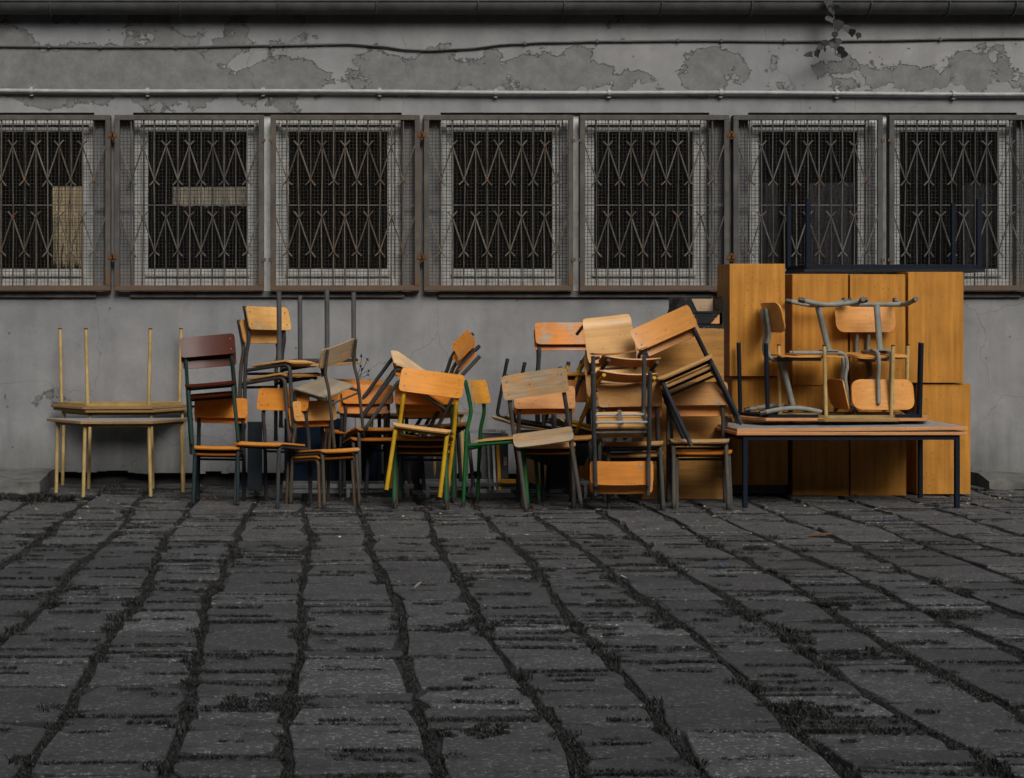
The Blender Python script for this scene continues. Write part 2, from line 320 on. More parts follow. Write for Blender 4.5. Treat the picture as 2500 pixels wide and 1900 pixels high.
for i in range(-9, 18):                                    # long joints between the columns
    y = 3.2; ph = random.random() * 9
    while y < 11.7:
        dens = (.5 + .5*math.sin(y*1.7 + ph)) * (.5 + .5*math.sin(y*.63 + ph*2.7)) ; x = col_x(i, y)
        fade = 1.0 if x < 1.9 else max(.25, 1 - (x - 1.9) * .35)
        if y > 9.3: fade *= .45
        if inview(x, y):
            k = .25 + 1.1 * dens
            bl.tuft((x + random.gauss(0, .006), y, -.012), int((12 + 34*k) * fade), .014 + .030*k*fade, .012 + .018*k*fade, .8)
            if random.random() < .06 * fade + .02: bl.tuft((x + random.gauss(0, .02), y + random.gauss(0, .02), -.01), 45, .045, random.uniform(.03, .07), .7, .003)
        y += .022
for i, y0, y1 in slabs:                                    # short joints, patchy
    if y0 < 3.1 or random.random() < .22: continue
    x0, x1 = col_x(i, y0), col_x(i+1, y0)
    if not inview((x0 + x1)/2, y0, .3): continue
    a = random.random(); k = random.choice([.15, .3, .5, .8]) * (1 if x0 < 2 else .6) * (1 if y0 < 9.2 else .5); u = 0
    while u < 1:
        d = .5 + .5*math.sin(u*7 + a*20)
        if d > .22: bl.tuft((x0 + (x1-x0)*u, y0 + random.gauss(0, .004), -.01), int(5 + 24*k*d), .010 + .018*k, .012 + .022*k*d, .9)
        u += .05
for i, y0, y1 in slabs:                                    # moss and weeds along cracks in the slabs
    for _ in range(random.choice((1, 2, 2, 3, 3, 4, 5))):
        yy = random.uniform(y0 + .03, y1 - .02); xa, xb = col_x(i, yy), col_x(i+1, yy); Lc = random.choice((.06, .12, .22, .36)); x0 = random.uniform(xa, max(xa, xb - Lc)); u = 0
        if y0 < 3.3 or not inview(x0, yy, .2): continue
        k = random.uniform(.3, 1) * (1 if x0 < 2.2 else .5) * (1 if yy < 9 else .6); sl = random.gauss(0, .05)
        while u < Lc and x0 + u < xb:
            if random.random() < .85: bl.tuft((x0 + u, yy + sl*u + random.gauss(0, .003), .001), random.randint(3, 6 + int(9*k)), .011, .012 + .018*k, 1.1, .0022)
            u += .013
for px, py, sz in ((1880,1545,.09),(1840,1500,.07),(1935,1560,.07),(620,1720,.08),(985,1365,.05),(1950,1730,.09),(2040,1480,.08),(1130,1530,.08),(1080,1540,.06),(960,1395,.05),(1180,1790,.06),(1840,1340,.05),(2340,1500,.06),(330,1290,.05),(90,1310,.07),(360,1290,.05),(700,1350,.05),(1010,1330,.04),(2080,1600,.06),(1640,1530,.06)):
    Y = FPX*CAMH/(py - PCY)
    for _ in range(5): [bl.tuft((PX(px, Y) + random.gauss(0, sz*.75), Y + random.gauss(0, sz*.6), .0), 22, sz*.35, sz*random.uniform(.25, .6), .8, .0035) for _ in range(3)]
wo = bl.build('joint_weeds', GRASS); wo['kind'] = 'stuff'; wo['label'] = 'dark weeds and moss growing in the paving joints'

# ------------------------------------------------------------------ the building
bld = thing('school_building', 'long single storey grey plastered building with peeling paint and barred windows', 'building', (1.6, WALLY, 0))
def bpart(name, m, mt, bv=0, sm=None, parent=None, color=None):
    me = m.mesh(name, sm, bv); o = ob(name, me, mt, parent or bld, color)
    o.matrix_parent_inverse = Matrix.Translation(-bld.location) if (parent is None) else Matrix.Identity(4)
    return o
PITCH, PC0, OHW, OZ0, OZ1 = 2.28, -.325, .996, 1.427, 2.754
cents = [PC0 + PITCH*k for k in (-1, 0, 1, 2)]
WX0, WX1, WZ0, WZ1, TH = -7.0, 10.5, .105, 3.62, .30
w = MB(); xs = [WX0]
for c in cents: xs += [c - OHW, c + OHW]
xs.append(WX1); zs = [WZ0, OZ0, OZ1, WZ1]
for a in range(len(xs) - 1):
    for b in range(3):
        if b == 1 and a % 2 == 1: continue
        w.add([(xs[a], WALLY, zs[b]), (xs[a+1], WALLY, zs[b]), (xs[a+1], WALLY, zs[b+1]), (xs[a], WALLY, zs[b+1])], [(0,1,2,3)])
for c in cents:
    x0, x1 = c - OHW, c + OHW; y0, y1 = WALLY, WALLY + TH
    w.add([(x0,y0,OZ0),(x0,y1,OZ0),(x0,y1,OZ1),(x0,y0,OZ1)], [(0,1,2,3)]); w.add([(x1,y0,OZ0),(x1,y0,OZ1),(x1,y1,OZ1),(x1,y1,OZ0)], [(0,1,2,3)])
    w.add([(x0,y0,OZ0),(x1,y0,OZ0),(x1,y1,OZ0),(x0,y1,OZ0)], [(0,1,2,3)]); w.add([(x0,y0,OZ1),(x0,y1,OZ1),(x1,y1,OZ1),(x1,y0,OZ1)], [(0,1,2,3)])
w.add([(WX0,WALLY,WZ0),(WX0,WALLY+TH,WZ0),(WX1,WALLY+TH,WZ0),(WX1,WALLY,WZ0)], [(0,1,2,3)])
w.box(WX0 - .3, WX0, WALLY - .001, WALLY + 6, -.3, WZ1); w.box(WX1, WX1 + .3, WALLY - .001, WALLY + 6, -.3, WZ1)
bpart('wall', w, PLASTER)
p = MB(); p.box(WX0, WX1, WALLY + .07, WALLY + TH, -.3, WZ0 - .001); bpart('plinth', p, PLINTH)
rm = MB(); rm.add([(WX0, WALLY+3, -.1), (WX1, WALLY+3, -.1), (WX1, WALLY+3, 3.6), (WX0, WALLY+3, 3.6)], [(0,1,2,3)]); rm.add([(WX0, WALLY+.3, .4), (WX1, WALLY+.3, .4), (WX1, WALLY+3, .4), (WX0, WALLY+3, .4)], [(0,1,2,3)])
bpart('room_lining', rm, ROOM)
rf = MB(); rf.box(WX0 - .5, WX1 + .5, WALLY - .03, WALLY + 6.2, 3.63, 3.80); bpart('roof_slab', rf, ZINC)
cr = random.Random(3)
pl = MB()                                                  # raised plaster lip under and over the openings
for c in cents:
    pl.box(c - OHW - .02, c + OHW + .02, WALLY - .028, WALLY + .1, OZ0 - .045, OZ0 - .002)
bpart('window_sill', pl, CONC, .004)
# windows
GY = WALLY + .09
wi = 0
for k, c in enumerate(cents):
    mm = MB(); mm.box(c - .085, c + .085, GY - .05, GY + .10, OZ0 + .002, OZ1 - .002); bpart('window_pillar', mm, FRAMEW, .004)
    for s in (-1, 1):
        g0, g1 = sorted((c + s*.156, c + s*.892)); gz0, gz1 = 1.597, 2.619; e0, e1 = sorted((c + s*.087, c + s*(OHW - .003)))
        fr = MB()                                          # fixed outer frame
        fr.box(e0, g0 - .055, GY - .03, GY + .05, OZ0 + .004, OZ1 - .004); fr.box(g1 + .055, e1, GY - .03, GY + .05, OZ0 + .004, OZ1 - .004)
        fr.box(g0 - .055, g1 + .055, GY - .03, GY + .05, OZ0 + .004, gz0 - .075); fr.box(g0 - .055, g1 + .055, GY - .03, GY + .05, gz1 + .05, OZ1 - .004)
        W = bpart('window', fr, FRAMEW, .003)
        sa = MB(); y0, y1 = GY - .012, GY + .03
        sa.box(g0 - .053, g0, y0, y1, gz0 - .072, gz1 + .048); sa.box(g1, g1 + .053, y0, y1, gz0 - .072, gz1 + .048); sa.box(g0, g1, y0, y1, gz0 - .072, gz0); sa.box(g0, g1, y0, y1, gz1, gz1 + .048)
        sa.box(g0 - .02, g1 + .02, GY - .034, GY - .012, gz0 - .058, gz0 - .03)
        bpart('sash', sa, FRAMEW, .003, None, W)
        pa = MB(); tl = random.uniform(-.004, .004); pa.add([(g0, GY + .012 + tl, gz0), (g1, GY + .012, gz0), (g1, GY + .012, gz1), (g0, GY + .012 + tl, gz1)], [(0,1,2,3)])
        bpart('pane', pa, GLASS, 0, None, W)
# gutter with brackets
GUY, GUZ, GUR = WALLY - .095, 3.548, .082
gt = MB(); n = 12
def gut(x0, x1, r, th=.006):
    V = []
    for x in (x0, x1):
        for rr in (r, r - th):
            for k in range(n + 1):
                a = math.pi + math.pi * k / n; V.append((x, GUY + rr*math.cos(a), GUZ + rr*math.sin(a)*1.05))
    m1 = n + 1; F = []
    for k in range(n):
        F += [(k, 2*m1 + k, 2*m1 + k + 1, k + 1), (m1 + k, m1 + k + 1, 3*m1 + k + 1, 3*m1 + k)]
    for e in (0, n): F.append((e, m1 + e, 3*m1 + e, 2*m1 + e))
    gt.add(V, F)
gut(WX0 - .4, WX1 + .4, GUR); gt.tube([(WX0 - .4, GUY - GUR, GUZ + .004), (WX1 + .4, GUY - GUR, GUZ + .004)], .011, 8)
G = bpart('gutter', gt, ZINC, 0, 40)
for px in (126, 441, 680, 918, 1165, 1374, 1610, 1829, 2118, 2308, 2470):
    b = MB(); x = PX(px, GUY); pts = [(x, GUY + (GUR + .004)*math.cos(math.pi + math.pi*k/10), GUZ + (GUR + .004)*1.05*math.sin(math.pi + math.pi*k/10)) for k in range(11)]
    for a, c2 in zip(pts, pts[1:]): b.bar(a, c2, .028, .006, (1, 0, 0))
    b.bar((x, GUY - GUR - .003, GUZ), (x, GUY - GUR - .003, GUZ + .03), .028, .006, (0, 1, 0)); bpart('gutter_bracket', b, ZINC, 0, None, G)

# conduit pipe with clips, and the sagging cable
pt = MB(); py0, py1 = 221, 231; PY = WALLY - .035
pts = [P(px, py0 + (py1 - py0)*(px + 200)/2900 + 1.2*math.sin(px*.006), PY) for px in range(-500, 3001, 100)]
pt.tube(pts, .017, 10); pp = bpart('conduit_pipe', pt, PIPE, 0, 50)
for px in (-210, 77, 360, 642, 927, 1210, 1487, 1760, 2043, 2328, 2610):
    b = MB(); q = P(px, py0 + (py1 - py0)*(px + 200)/2900 + 1.2*math.sin(px*.006), PY)
    b.tube([q + Vector((-.012, 0, 0)), q + Vector((.012, 0, 0))], .023, 10); b.box(q.x - .012, q.x + .012, PY, WALLY + .005, q.z - .035, q.z + .03); bpart('pipe_clip', b, PIPE, 0, None, pp)
cb = MB(); CY2 = WALLY - .014
cp = [(-500,110),(0,113),(240,115),(430,115),(640,111),(850,108),(920,113),(1000,122),(1050,124),(1130,120),(1250,108),(1330,104),(1480,101),(1700,99),(1950,101),(2150,99),(2350,95),(2500,93),(3000,92)]
cv = []
for (xa, ya), (xb, yb) in zip(cp, cp[1:]):
    for t in (0, .25, .5, .75):
        s2 = t*t*(3-2*t); cv.append(P(xa + (xb-xa)*t, ya + (yb-ya)*s2, CY2))
cb.tube(cv, .0075, 6); cc = bpart('wall_cable', cb, CABLE, 0, 60)
for px, py in ((120,114),(245,115),(430,115),(660,111),(1280,106),(1458,101),(1655,99),(1760,99.5),(1915,100),(2295,96)):
    b = MB(); q = P(px, py, CY2); b.box(q.x - .008, q.x + .008, CY2 - .012, WALLY + .003, q.z - .012, q.z + .012); bpart('cable_clip', b, CABLE, 0, None, cc)
# ragged lower edge of the plaster
rg = MB(); x = WX0
while x < WX1:
    L = random.uniform(.05, .16); d = random.uniform(.004, .03); rg.box(x, x + L - .001, WALLY - .003, WALLY + .06, WZ0 - d, WZ0 + .02); x += L
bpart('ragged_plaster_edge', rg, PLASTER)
# mauve curtains inside the glass; cream sheets paint the bright pane reflections
def streak(name, col):  # streaks paint broken reflections on the cream sheets; the mauve cloth shares them
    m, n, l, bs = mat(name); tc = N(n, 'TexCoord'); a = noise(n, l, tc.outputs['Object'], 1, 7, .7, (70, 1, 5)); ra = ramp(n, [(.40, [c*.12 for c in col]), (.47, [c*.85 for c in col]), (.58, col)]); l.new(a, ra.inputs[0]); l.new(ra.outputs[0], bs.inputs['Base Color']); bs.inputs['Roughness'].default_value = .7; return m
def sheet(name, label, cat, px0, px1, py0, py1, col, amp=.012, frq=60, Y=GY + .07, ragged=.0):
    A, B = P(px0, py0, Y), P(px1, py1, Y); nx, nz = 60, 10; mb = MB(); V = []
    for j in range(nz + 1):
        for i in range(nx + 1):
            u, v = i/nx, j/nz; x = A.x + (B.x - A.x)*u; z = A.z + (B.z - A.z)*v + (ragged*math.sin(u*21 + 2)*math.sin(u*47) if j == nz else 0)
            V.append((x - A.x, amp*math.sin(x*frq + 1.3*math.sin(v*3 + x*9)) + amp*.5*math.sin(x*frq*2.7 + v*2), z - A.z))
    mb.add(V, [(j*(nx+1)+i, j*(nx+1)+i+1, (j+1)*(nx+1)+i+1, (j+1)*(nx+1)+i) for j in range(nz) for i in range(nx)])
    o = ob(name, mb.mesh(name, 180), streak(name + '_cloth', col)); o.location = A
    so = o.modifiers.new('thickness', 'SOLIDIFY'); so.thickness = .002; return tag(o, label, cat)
sheet('curtain', 'bright cream sheet painting a reflection behind the barred window left of the yellow tables', 'curtain', 129, 202, 455, 652, (.95, .80, .54), .010, 70, Y=GY + .034, ragged=.05)  # cream sheet painted as the bright reflection in this pane, not hanging cloth
sheet('reflection_strip', 'short pale strip painting a reflection behind a barred window', 'curtain', 420, 612, 456, 504, (.74, .68, .56), .010, 75, Y=GY + .034, ragged=.012)  # pale strip painted as the broken reflection in this pane
sheet('curtain', 'dull mauve cloth hanging behind the window over the stacked cabinets', 'curtain', 1976, 2095, 446, 660, (.10, .092, .105), .012, 40)
sheet('curtain', 'narrow mauve cloth at the edge of the window over the stacked cabinets', 'curtain', 1846, 1900, 446, 660, (.075, .07, .08), .012, 40)
sheet('curtain', 'dark mauve cloth behind the window beside the navy table legs', 'curtain', 2350, 2436, 450, 660, (.06, .056, .065), .012, 40)

# unseen block added across the yard: cuts low sky light, darkens the panes
opp = thing('added_sky_blocker', 'unseen long dark three storey block, added across the yard to cut low sky light', 'building', (2, -11, 0))
OPW = plain('sky_blocker_render', (.045, .045, .045), .9, 0, 3, .3); q = MB(); q.box(-26, 26, -8, 0, 0, 11.4); ob('wall', q, OPW, opp); q = MB(); q.box(-26.4, 26.4, -8.4, .4, 11.41, 11.7); ob('roof', q, ZINC, opp)
for xa, xb in ((-26, -19), (22, 29)):  # wings added to shut out low sky light from the sides
    q = MB(); q.box(xa, xb, .002, 21, 0, 11.4); ob('blocker_wing', q, OPW, opp); q = MB(); q.box(xa - .3, xb + .3, .402, 21.3, 11.41, 11.7); ob('blocker_wing_roof', q, ZINC, opp)
for fz in (1.2, 4.7, 8.2):
    for k in range(-9, 10):
        q = MB(); q.box(k*2.6 - .7, k*2.6 + .7, .001, .05, fz, fz + 1.7); W2 = ob('window', q, FRAMEW, opp); q = MB(); q.box(k*2.6 - .62, k*2.6 + .62, .051, .06, fz + .08, fz + 1.62); ob('pane', q, CAP, W2)

# ------------------------------------------------------------------ window grilles
GRY = WALLY - .06
gz0, gz1 = 1.432, 2.727
def grille(cx, s, label, rust, broken=0):
    x0, x1 = sorted((cx + s*.024, cx + s*1.125)); root = thing('window_grille', label, 'grille', ((x0 + x1)/2, GRY, gz0), 'rusty window grilles along the wall'); L = (x1 - x0)/2; Hh = gz1 - gz0
    fw = .038; f = MB(); f.box(-L, L, -.02, .004, 0, fw); f.box(-L, L, -.02, .004, Hh - fw, Hh); f.box(-L, -L + fw, -.021, .003, fw + .0005, Hh - fw - .0005); f.box(L - fw, L, -.021, .003, fw + .0005, Hh - fw - .0005)
    f.box(-L, -L + .006, .004, .05, 0, Hh); f.box(L - .006, L, .004, .05, 0, Hh); f.box(-L + .006, L - .006, .004, .05, 0, .006); f.box(-L + .006, L - .006, .004, .05, Hh - .006, Hh)
    ob('frame', f.mesh('frame', None, .002), RUST, root, [x*.86 for x in rust])
    nb = 11; step = (2*L - 2*fw)/(nb + 1); bx = [-L + fw + step*(q + 1) for q in range(nb)]; dark = [x*.95 for x in rust]
    for x in bx:
        b = MB(); jx = random.gauss(0, .002); b.tube([(x + jx, -.004, fw*.5), (x + random.gauss(0, .0035), -.004, Hh*.35), (x + random.gauss(0, .0035), -.004, Hh*.7), (x - jx, -.004, Hh - fw*.5)], .0058, 6); v_ = random.uniform(.6, 1.25); ob('bar', b.mesh('bar', 60), RUST, root, [c_*v_ for c_ in dark])
    hb = MB(); hb.bar((-L + fw, .003, Hh*.487), (L - fw, .003, Hh*.487), .008, .008); ob('cross_bar', hb, RUST, root, dark)
    for (zt, zb) in ((Hh*.823, Hh*.63), (Hh*.42, Hh*.225)):
        xs2 = [-L + fw] + bx + [L - fw]
        for q in range(len(xs2) - 1):                      # zigzag rods between neighbouring bars, crossing past each knot
            a = Vector((xs2[q], 0, zb if q % 2 else zt)); b2 = Vector((xs2[q+1], 0, zt if q % 2 else zb)); d = (b2 - a); e = d*.0
            up = a if a.z > b2.z else b2; lo = b2 if a.z > b2.z else a; dx = (lo.x - up.x)
            off = -.014 if q % 2 else -.010
            pts = [(up.x - dx*.42, off, up.z + .04), (up.x, off, up.z), (lo.x, off, lo.z), (lo.x + dx*.42, off, lo.z - .04)]
            pts = [(min(max(p[0], -L + .012), L - .012), p[1], p[2] + random.gauss(0, .003)) for p in pts]
            r_ = MB(); r_.tube(pts, .0058, 5); v_ = random.uniform(.7, 1.35); ob('zigzag_rod', r_.mesh('zigzag_rod', 60), RUST, root, [c_*v_ for c_ in dark])
        for q in range(1, len(xs2) - 1):                   # rusty weld at each knot
            if random.random() < .8:
                k_ = MB(); zc = zt if q % 2 == 0 else zb; k_.tube([(xs2[q], -.021, zc - .004), (xs2[q], -.003, zc + .003)], random.uniform(.007, .012), 6); ob('weld', k_, RUST, root, random.choice([(.16,.07,.03), (.12,.06,.03), (.085,.06,.04)]))
    wm = MB(); sp = .026; x = -L + fw; wr = .0017
    while x < L - fw: wm.bar((x, .012, fw), (x, .012, Hh - fw), wr*2); x += sp
    z = fw
    while z < Hh - fw: wm.bar((-L + fw, .0145, z), (L - fw, .0145, z), wr*2); z += sp
    o = ob('wire_mesh', wm, RUST, root, [x*.28 for x in rust]); o['kind'] = 'stuff'
    for zz in (Hh*.19, Hh*.885):
        h = MB(); sx = -1 if s > 0 else 1; ex = L if s > 0 else -L
        h.tube([(ex + (.012 if s > 0 else -.012), -.012, zz - .03), (ex + (.012 if s > 0 else -.012), -.012, zz + .03)], .009, 8); h.box(ex - .02, ex + .02, -.026, -.021, zz - .014, zz + .014)
        h.box(ex - .006, ex + .006, .0, .06, zz - .012, zz + .012); ob('hinge', h, RUST, root, (.10, .045, .02))
    lt = MB(); ix = -L if s > 0 else L; lt.box(ix - .014, ix + .014, -.030, -.022, Hh*.165, Hh*.185); lt.box(ix - .012, ix + .012, -.030, -.022, Hh*.845, Hh*.862); ob('latch_plate', lt, RUST, root, (.085, .06, .04))
    return root
glab = [('rusty steel grille on the far side of the window with the cream painted reflection', (.085,.078,.068)), ('rusty grey steel grille over the window with the bright cream painted reflection', (.082,.074,.063)),
 ('grey steel grille over the window with the short pale painted reflection', (.080,.075,.068)), ('grille with rust streaked frame above the long dark upturned table legs', (.086,.074,.060)),
 ('grey brown grille above the small tilted orange backrest and bare wall', (.084,.078,.066)), ('rust edged grille above the pile of lying chairs', (.080,.076,.068)),
 ('grey grille over the window with mauve cloth above the cabinets', (.075,.074,.071)), ('grey grille behind the navy upturned table legs, last along the wall', (.074,.074,.071))]
for k, c in enumerate(cents):
    for j, s in enumerate((-1, 1)): grille(c, s, *glab[k*2 + j])

# ------------------------------------------------------------------ school chairs (four legged)
def plate(hx, hy, r, th, fun, nx=12, ny=8):
    mb = MB(); T = []
    for j in range(ny + 1):
        for i in range(nx + 1):
            x, y = hx*(2*i/nx - 1), hy*(2*j/ny - 1); cx, cy = max(-(hx-r), min(hx-r, x)), max(-(hy-r), min(hy-r, y)); d = math.hypot(x-cx, y-cy)
            if abs(x) > hx - r and abs(y) > hy - r and d > 1e-9:
                m_ = max(abs(x-cx), abs(y-cy)); x, y = cx + (x-cx)*m_/d, cy + (y-cy)*m_/d
            T.append((x, y))
    n = len(T); V = []
    for sgn in (1, -1):
        for x, y in T: p, nn = fun(x, y); V.append(p + nn*th/2*sgn)
    w_ = nx + 1; F = []
    for j in range(ny):
        for i in range(nx):
            a = j*w_ + i; F += [(a, a+1, a+w_+1, a+w_), (n+a, n+a+w_, n+a+w_+1, n+a+1)]
    b = list(range(nx)) + [nx + w_*j for j in range(ny)] + [ny*w_ + i for i in range(nx, 0, -1)] + [w_*j for j in range(ny, 0, -1)]
    for k in range(len(b)):
        a, c = b[k], b[(k+1) % len(b)]; F.append((a, n+a, n+c, c))
    return mb.add(V, F)
def seat_fun(x, y):                                        # y forward is negative; the seat slopes back and rolls over at the front edge
    e = max(0, (-y - .125)/.055); z = .430 - .075*y - .022*e*e - .003*math.cos(x*9)
    dz = -.075 + (.022*2*e/.055 if e else 0)
    return Vector((x, y - .02, z)), Vector((0, -dz, 1)).normalized()
def back_fun(hw, sag, z0, lean, y0):
    def f(x, v):
        y = y0 + lean*v - sag*(x/hw)**2; dy = -2*sag*x/hw**2; nn = Vector((dy*-1, -1, lean)) ; nn = Vector((-dy*-1*-1, -1, lean)).normalized()
        return Vector((x, y, z0 + v)), nn
    return f
CH = {}
CH['seat'] = plate(.19, .18, .03, .012, seat_fun).mesh('seat', 40)
CH['backrest'] = plate(.21, .078, .022, .010, back_fun(.21, .022, .733, .2, .172), 16, 6).mesh('backrest', 40)
def rl(s):
    m = MB(); m.tube(fillet([(s*.185, .23, .012), (s*.182, .205, .40), (s*.180, .196, .50), (s*.177, .164, .61), (s*.175, .205, .812)], .05), .0138, 10, .0125); return m.mesh('rear_leg', 50)
def fl(s):
    m = MB(); m.tube(fillet([(s*.172, -.19, .012), (s*.166, -.165, .418), (s*.172, .20, .388)], .045), .0138, 10, .0125); return m.mesh('front_leg', 50)
CH['rear_leg'] = {s: rl(s) for s in (-1, 1)}; CH['front_leg'] = {s: fl(s) for s in (-1, 1)}
m = MB(); m.tube([(-.165, -.10, .405), (.165, -.10, .405)], .009, 8); CH['cross_f'] = m.mesh('crossbar', 50)
m = MB(); m.tube([(-.178, .20, .365), (.178, .20, .365)], .009, 8); CH['cross_r'] = m.mesh('crossbar', 50)
def capm(s, y, x):
    m = MB(); m.tube([(s*x, y, 0), (s*x, y - .001 if y > 0 else y + .001, .026)], .0152, 8, .014); return m.mesh('foot_cap', 50)
CH['cap'] = {(s, q): capm(s, .2297 if q else -.1893, .1849 if q else .1718) for s in (-1, 1) for q in (0, 1)}
m = MB(); m.tube([(0, -.0035, 0), (0, .002, 0)], .0042, 8, None, (1,0,0)); CH['rivet'] = m.mesh('rivet', 60)
def school_chair(label, loc, rot, s=1.0, frame=(.05,.05,.05), wood=(.55,.27,.08), wm=None, seatcol=None, caps=True, group=None, cross=None, seat_m=None, capcol=None):
    wm = wm or PLY; yaw, pitch, roll = [R(a) for a in rot]
    Rm = Matrix.Rotation(yaw, 3, 'Z') @ Matrix.Rotation(pitch, 3, 'X') @ Matrix.Rotation(roll, 3, 'Y')
    org = Vector(loc) - s * (Rm @ Vector((0, 0, .44)))
    t = thing('school_chair', label, 'chair', org, group or 'old plywood school chairs in the heap'); t.rotation_mode = 'QUATERNION'; t.rotation_quaternion = Rm.to_quaternion(); t.scale = (s, s, s)
    ob('seat', CH['seat'], seat_m or wm, t, seatcol or wood); b = ob('backrest', CH['backrest'], wm, t, wood)
    for sx in (-1, 1):
        a = ob('rear_leg', CH['rear_leg'][sx], PAINT, t, frame); f = ob('front_leg', CH['front_leg'][sx], PAINT, t, frame)
        if caps: ob('foot_cap', CH['cap'][sx, 1], CAP, a); ob('foot_cap', CH['cap'][sx, 0], CAP, f)
        for z in (-.04, .04):
            r_ = ob('rivet', CH['rivet'], RIVET, b); x = sx*.177; r_.location = (x, .172 + .2*z - .022*(x/.21)**2 - .0055, .733 + z)
    for q in ('cross_f', 'cross_r'): ob('crossbar', CH[q], PAINT, t, cross or frame)
    return t
def local(t, v): return t.location + t.rotation_quaternion @ (Vector(v) * t.scale.x)
DKG, CHAR, BRN, YEL, GRN, NAVY = (.014,.032,.024), (.032,.032,.033), (.055,.046,.034), (.33,.195,.008), (.010,.075,.018), (.004,.008,.015)
OR1, OR2, TAN, RED = (.56,.215,.034), (.50,.17,.022), (.52,.28,.095), (.060,.011,.004)
def below(loc, rot, s, dy=.045, dz=-.06, dx=0):             # next chair down in a nested stack
    Rm = Matrix.Rotation(R(rot[0]), 3, 'Z') @ Matrix.Rotation(R(rot[1]), 3, 'X') @ Matrix.Rotation(R(rot[2]), 3, 'Y')
    return tuple(Vector(loc) + s*(Rm @ Vector((dx, dy, dz))))
C_ = school_chair
# left stacks
l, r_, s = (-.664, 10.80, .795), (2.6, -3, -4.8), .872
C_('glossy dark red chair on a green frame, topmost over the orange stack', l, r_, s, DKG, RED)
C_('second dark red chair nested under the topmost red one', below(l, r_, s, .05, -.085), (4, -4, -4.2), s, DKG, RED)
l, r_, s = (-.612, 10.80, .385), (-2.5, -2, .6), .84
C_('orange chair with streaked backrest, uppermost under the red chairs', l, r_, s, (.014,.022,.026), OR1)
C_('orange chair, middle of the stack under the red chairs', below(l, r_, s, .04, -.045), r_, s, (.014,.022,.026), OR2)
l, r_, s = (-.165, 11.03, .935), (50, -3, 1), 1.02
C_('tall charcoal chair with faded orange backrest, standing on a seat', l, r_, s, CHAR, (.58,.31,.10), PLYL)
C_('charcoal chair nested behind the tall one, worn ochre backrest', below(l, r_, s, .05, -.085, -.0), (51, -4, 1), s, (.045,.04,.034), (.50,.25,.07), PLYL)
C_('charcoal chair angled towards the red stack, orange backrest half hidden', (-.261, 10.72, .415), (-30.9, -2, -.5), .945, CHAR, OR1)
l, r_, s = (.100, 10.72, .372), (37, -1.5, .5), .835
C_('brown framed chair turned aside with scuffed orange backrest', l, r_, s, BRN, (.52,.26,.075), PLYL, OR1)
C_('brown framed chair nested under the scuffed orange one, rust at its feet', below(l, r_, s, .055, -.05), r_, s, (.075,.05,.032), OR2)
C_('weathered chair with bare grey seat perched on the scuffed orange chair', (.086, 10.80, .779), (-129.8, -7.2, 13.3), .826, (.06,.054,.044), (.45,.25,.10), PLYW, (.30,.25,.18))
# middle
l, r_, s = (.42, 11.05, .475), (14, -8, 1), .86
C_('orange chair behind the tilted dark legs, uppermost of its pair', l, r_, s, CHAR, OR2, None, OR1)
C_('orange chair low behind the tilted dark legs, under its twin', below(l, r_, s, .03, -.075, -.03), (12, -8, 1), s, CHAR, OR2, None, OR2)
C_('tipped back chair with pale seat edge and legs slanting to the ground', (.728, 11.0, .873), (-81.1, -30.5, 14.6), 1.02, CHAR, OR1, None, (.62,.42,.22))
C_('tipped back chair nested under the one with the pale seat edge', (.735, 10.93, .800), (-82, -29.5, 14.0), 1.0, (.05,.047,.04), OR2, None, OR2)
C_('yellow framed chair with glossy orange backrest leaning on the green chairs', (.715, 10.38, .534), (-9, -4, 6.9), .975, YEL, (.60,.235,.030), None, (.56,.32,.12), False)
l, r_, s = (.728, 10.66, .455), (-10, -3, -.2), .97
C_('dark green framed orange chair under the yellow one, upper of three', l, r_, s, (.02,.07,.03), OR2, None, OR1)
C_('brown framed orange chair in the middle of the stack under the yellow chair', below(l, r_, s, .05, -.045), r_, s, (.06,.045,.026), (.42,.185,.031), None, OR2)
C_('dark framed orange chair at the bottom of the stack under the yellow chair', below(l, r_, s, .10, -.09), r_, s, CHAR, (.50,.24,.05))
C_('bright green framed chair turned sideways beside the yellow chair', (1.255, 10.70, .452), (70, -1.5, 1.5), 1.0, GRN, (.60,.27,.035), None, TAN)
C_('dark framed chair with wide orange back half hidden behind the green frame', (.86, 11.12, .50), (8, -6, -3), .98, CHAR, OR2)
C_('dark framed chair sunk deep between the scuffed and the tipped back chairs', (.27, 11.35, .45), (-12, -3, 2), .95, (.02,.02,.022), (.44,.16,.03), None, OR2)
C_('red brown chair wedged low behind the bleached chair', (1.72, 11.02, .44), (-14, 2, -3), .95, (.022,.022,.022), (.34,.12,.03), None, (.36,.17,.05))
# right of middle
C_('sun bleached brown chair leaning forward, two tone weathered back and seat', (1.473, 10.44, .488), (-5.3, 10.5, -8.5), .997, (.06,.055,.046), (.42,.23,.085), PLYW, (.42,.26,.12))
l, r_, s = (1.534, 10.70, .418), (-4.7, 2, -.6), .95
C_('reddish orange chair under the sun bleached one', l, r_, s, (.05,.046,.038), (.58,.28,.11), PLYL)
C_('green legged chair at the bottom under the sun bleached one', below(l, r_, s, .05, -.045), r_, s, (.014,.05,.026), OR2)
C_('upturned black framed chair with thin curled seat behind the bleached chair', (1.47, 11.25, .475), (104, 194, 3), .98, (.012,.014,.016), (.45,.25,.09), None, (.50,.30,.12))
C_('upturned yellow framed chair buried in the heap', (1.86, 11.34, .45), (95, 200, -3), 1.0, YEL, OR2, None, (.45,.28,.12))
l, r_, s = (1.80, 11.36, .842), (6, -5, 0), 1.0
C_('dark framed orange chair standing high at the back of the heap', l, r_, s, (.032,.034,.036), OR2, PLYL, OR1)
